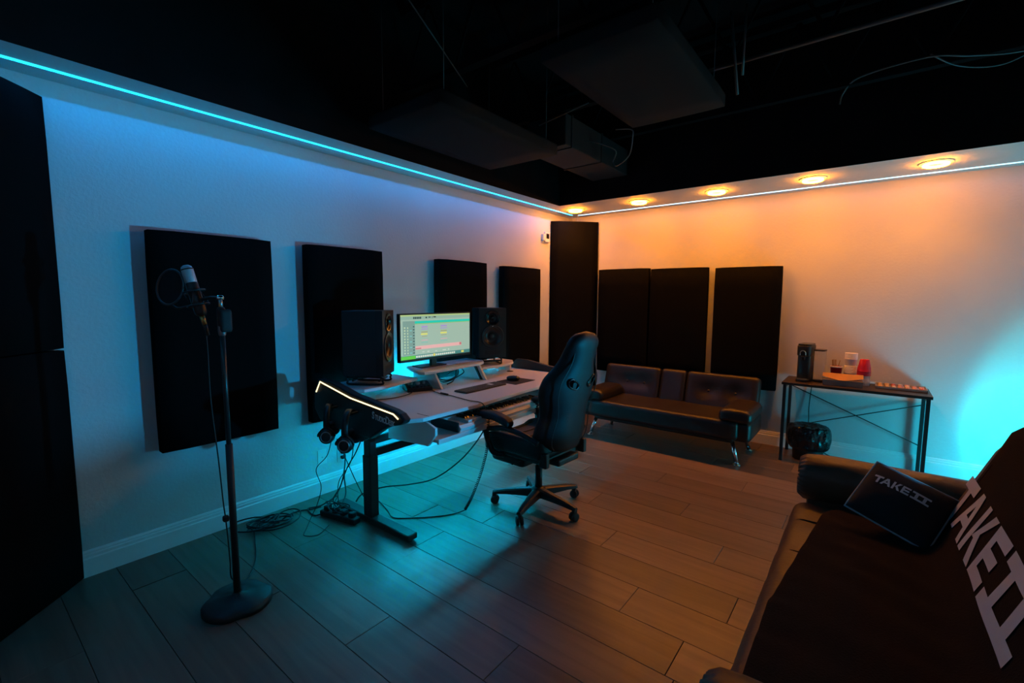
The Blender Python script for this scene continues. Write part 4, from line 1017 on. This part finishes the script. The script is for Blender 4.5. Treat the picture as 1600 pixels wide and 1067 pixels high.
for i in range(NT):
    for j in range(NT):
        for V_, fl in ((TA, 1), (TB_, 0)):
            q = [V_[i][j], V_[i+1][j], V_[i+1][j+1], V_[i][j+1]]; f = b.faces.new(q if not fl else q[::-1]); f.smooth = True
rim = [(i, 0) for i in range(NT)]+[(NT, j) for j in range(NT)]+[(i, NT) for i in range(NT, 0, -1)]+[(0, j) for j in range(NT, 0, -1)]
for (a, c), (e, g) in zip(rim, rim[1:]+rim[:1]): b.faces.new((TA[a][c], TA[e][g], TB_[e][g], TB_[a][c]))
cloth = obj('cloth', b, M_throw, TH, world=True)
H = .197
GL = {'T': [[(0, .148), (.17, .148), (.17, H), (0, H)], [(.070, 0), (.112, 0), (.112, .148), (.070, .148)]],
      'A': [[(.150, 0), (.192, 0), (.272, H), (.228, H)], [(.228, H), (.272, H), (.350, 0), (.306, 0)], [(.205, .052), (.293, .052), (.280, .088), (.219, .088)]],
      'K': [[(.366, 0), (.408, 0), (.408, H), (.366, H)], [(.408, .078), (.440, .078), (.530, H), (.474, H)], [(.422, .100), (.456, .120), (.536, 0), (.482, 0)]],
      'E': [[(.552, 0), (.594, 0), (.594, H), (.552, H)], [(.594, 0), (.712, 0), (.712, .043), (.594, .043)], [(.594, .078), (.700, .078), (.700, .120), (.594, .120)], [(.594, .154), (.712, .154), (.712, H), (.594, H)]],
      'II': [[(.745, .152), (1.105, .152), (1.105, H), (.745, H)], [(.745, 0), (1.105, 0), (1.105, .045), (.745, .045)], [(.815, .045), (.872, .045), (.872, .152), (.815, .152)], [(.975, .045), (1.032, .045), (1.032, .152), (.975, .152)]]}
def letter_bm(quads, fn, n=8):
    b = nb()
    for q in quads:
        Q4 = [Vector(p) for p in q]
        gridsurf(b, lambda u, v: fn(Q4[0].lerp(Q4[1], u).lerp(Q4[3].lerp(Q4[2], u), v)), n, n)
    return b
for k, qs in GL.items():
    obj('printed_letter', letter_bm(qs, lambda p: throw_pt(2.742-p.x, s_A+p.y, .0032)), M_letter, TH, world=True, label='pale printed letters')
# pale tail of the print on the seat part
obj('printed_letter', letter_bm([[(0, 0), (.05, .02), (.065, .03), (.02, .012)]], lambda p: throw_pt(1.42-p.x, .27+p.y, .0032), 4), M_letter, TH, world=True, label='pale printed mark')

# small printed pillow
tl = Vector((3.292, 2.785, .700)); pa = Vector((.265, -.065, -.085)); pb = Vector((-.105, -.215, -.165))
ctr = tl+pa/2+pb/2+Vector((0, 0, .012)); ex = pa.normalized(); ey = (-(pb-ex*pb.dot(ex))).normalized(); ez = ex.cross(ey)
Mp = Matrix((ex, ey, ez)).transposed().to_4x4(); Mp.translation = ctr
PWd, PH = .31, .30
t = thing('throw_pillow', 'small black pillow with TAKE II print leaning on bolster arm', 'pillow', tuple(ctr))
def pil(x, y, sgn):
    u, v = x/(PWd/2), y/(PH/2); k = max(0, (1-u*u)*(1-v*v))**.42
    sc_x = 1-.05*(1-v*v); sc_y = 1-.05*(1-u*u)
    return Vector((x*sc_y, y*sc_x, sgn*(.055*k)+.003*mnoise.noise(Vector((x*14, y*14, sgn)))*k))
for sgn, nm, m in ((1, 'front_cover', mat('pillow_black', (.012, .012, .013), .9, bump=(260, .4, .002))), (-1, 'back_cover', mat('pillow_grey', (.40, .40, .42), .9, bump=(200, .3, .002)))):
    b = nb(); gridsurf(b, lambda u, v: Mp @ pil(-PWd/2+PWd*u, -PH/2+PH*v, sgn), 24, 24); obj(nm, b, m, t, world=True)
edge = [(-1, -1), (1, -1), (1, 1), (-1, 1)]
ep = []
for (a, b_), (c, d_) in zip(edge, edge[1:]+edge[:1]):
    for i in range(10): f = i/10; ep.append(Mp @ pil((a+(c-a)*f)*PWd/2, (b_+(d_-b_)*f)*PH/2, 1))
obj('edge_piping', tube(nb(), ep, .0045, 7, True), MATS['pillow_grey'], t, world=True, label='grey edge piping')
k = .215/1.105
for nm, qs in GL.items():
    obj('printed_letter', letter_bm(qs, lambda p: Mp @ (pil(-.128+p.x*k, .018+p.y*k*1.15, 1)+Vector((0, 0, .0022)))), M_letter, t, world=True, label='pale printed letters')
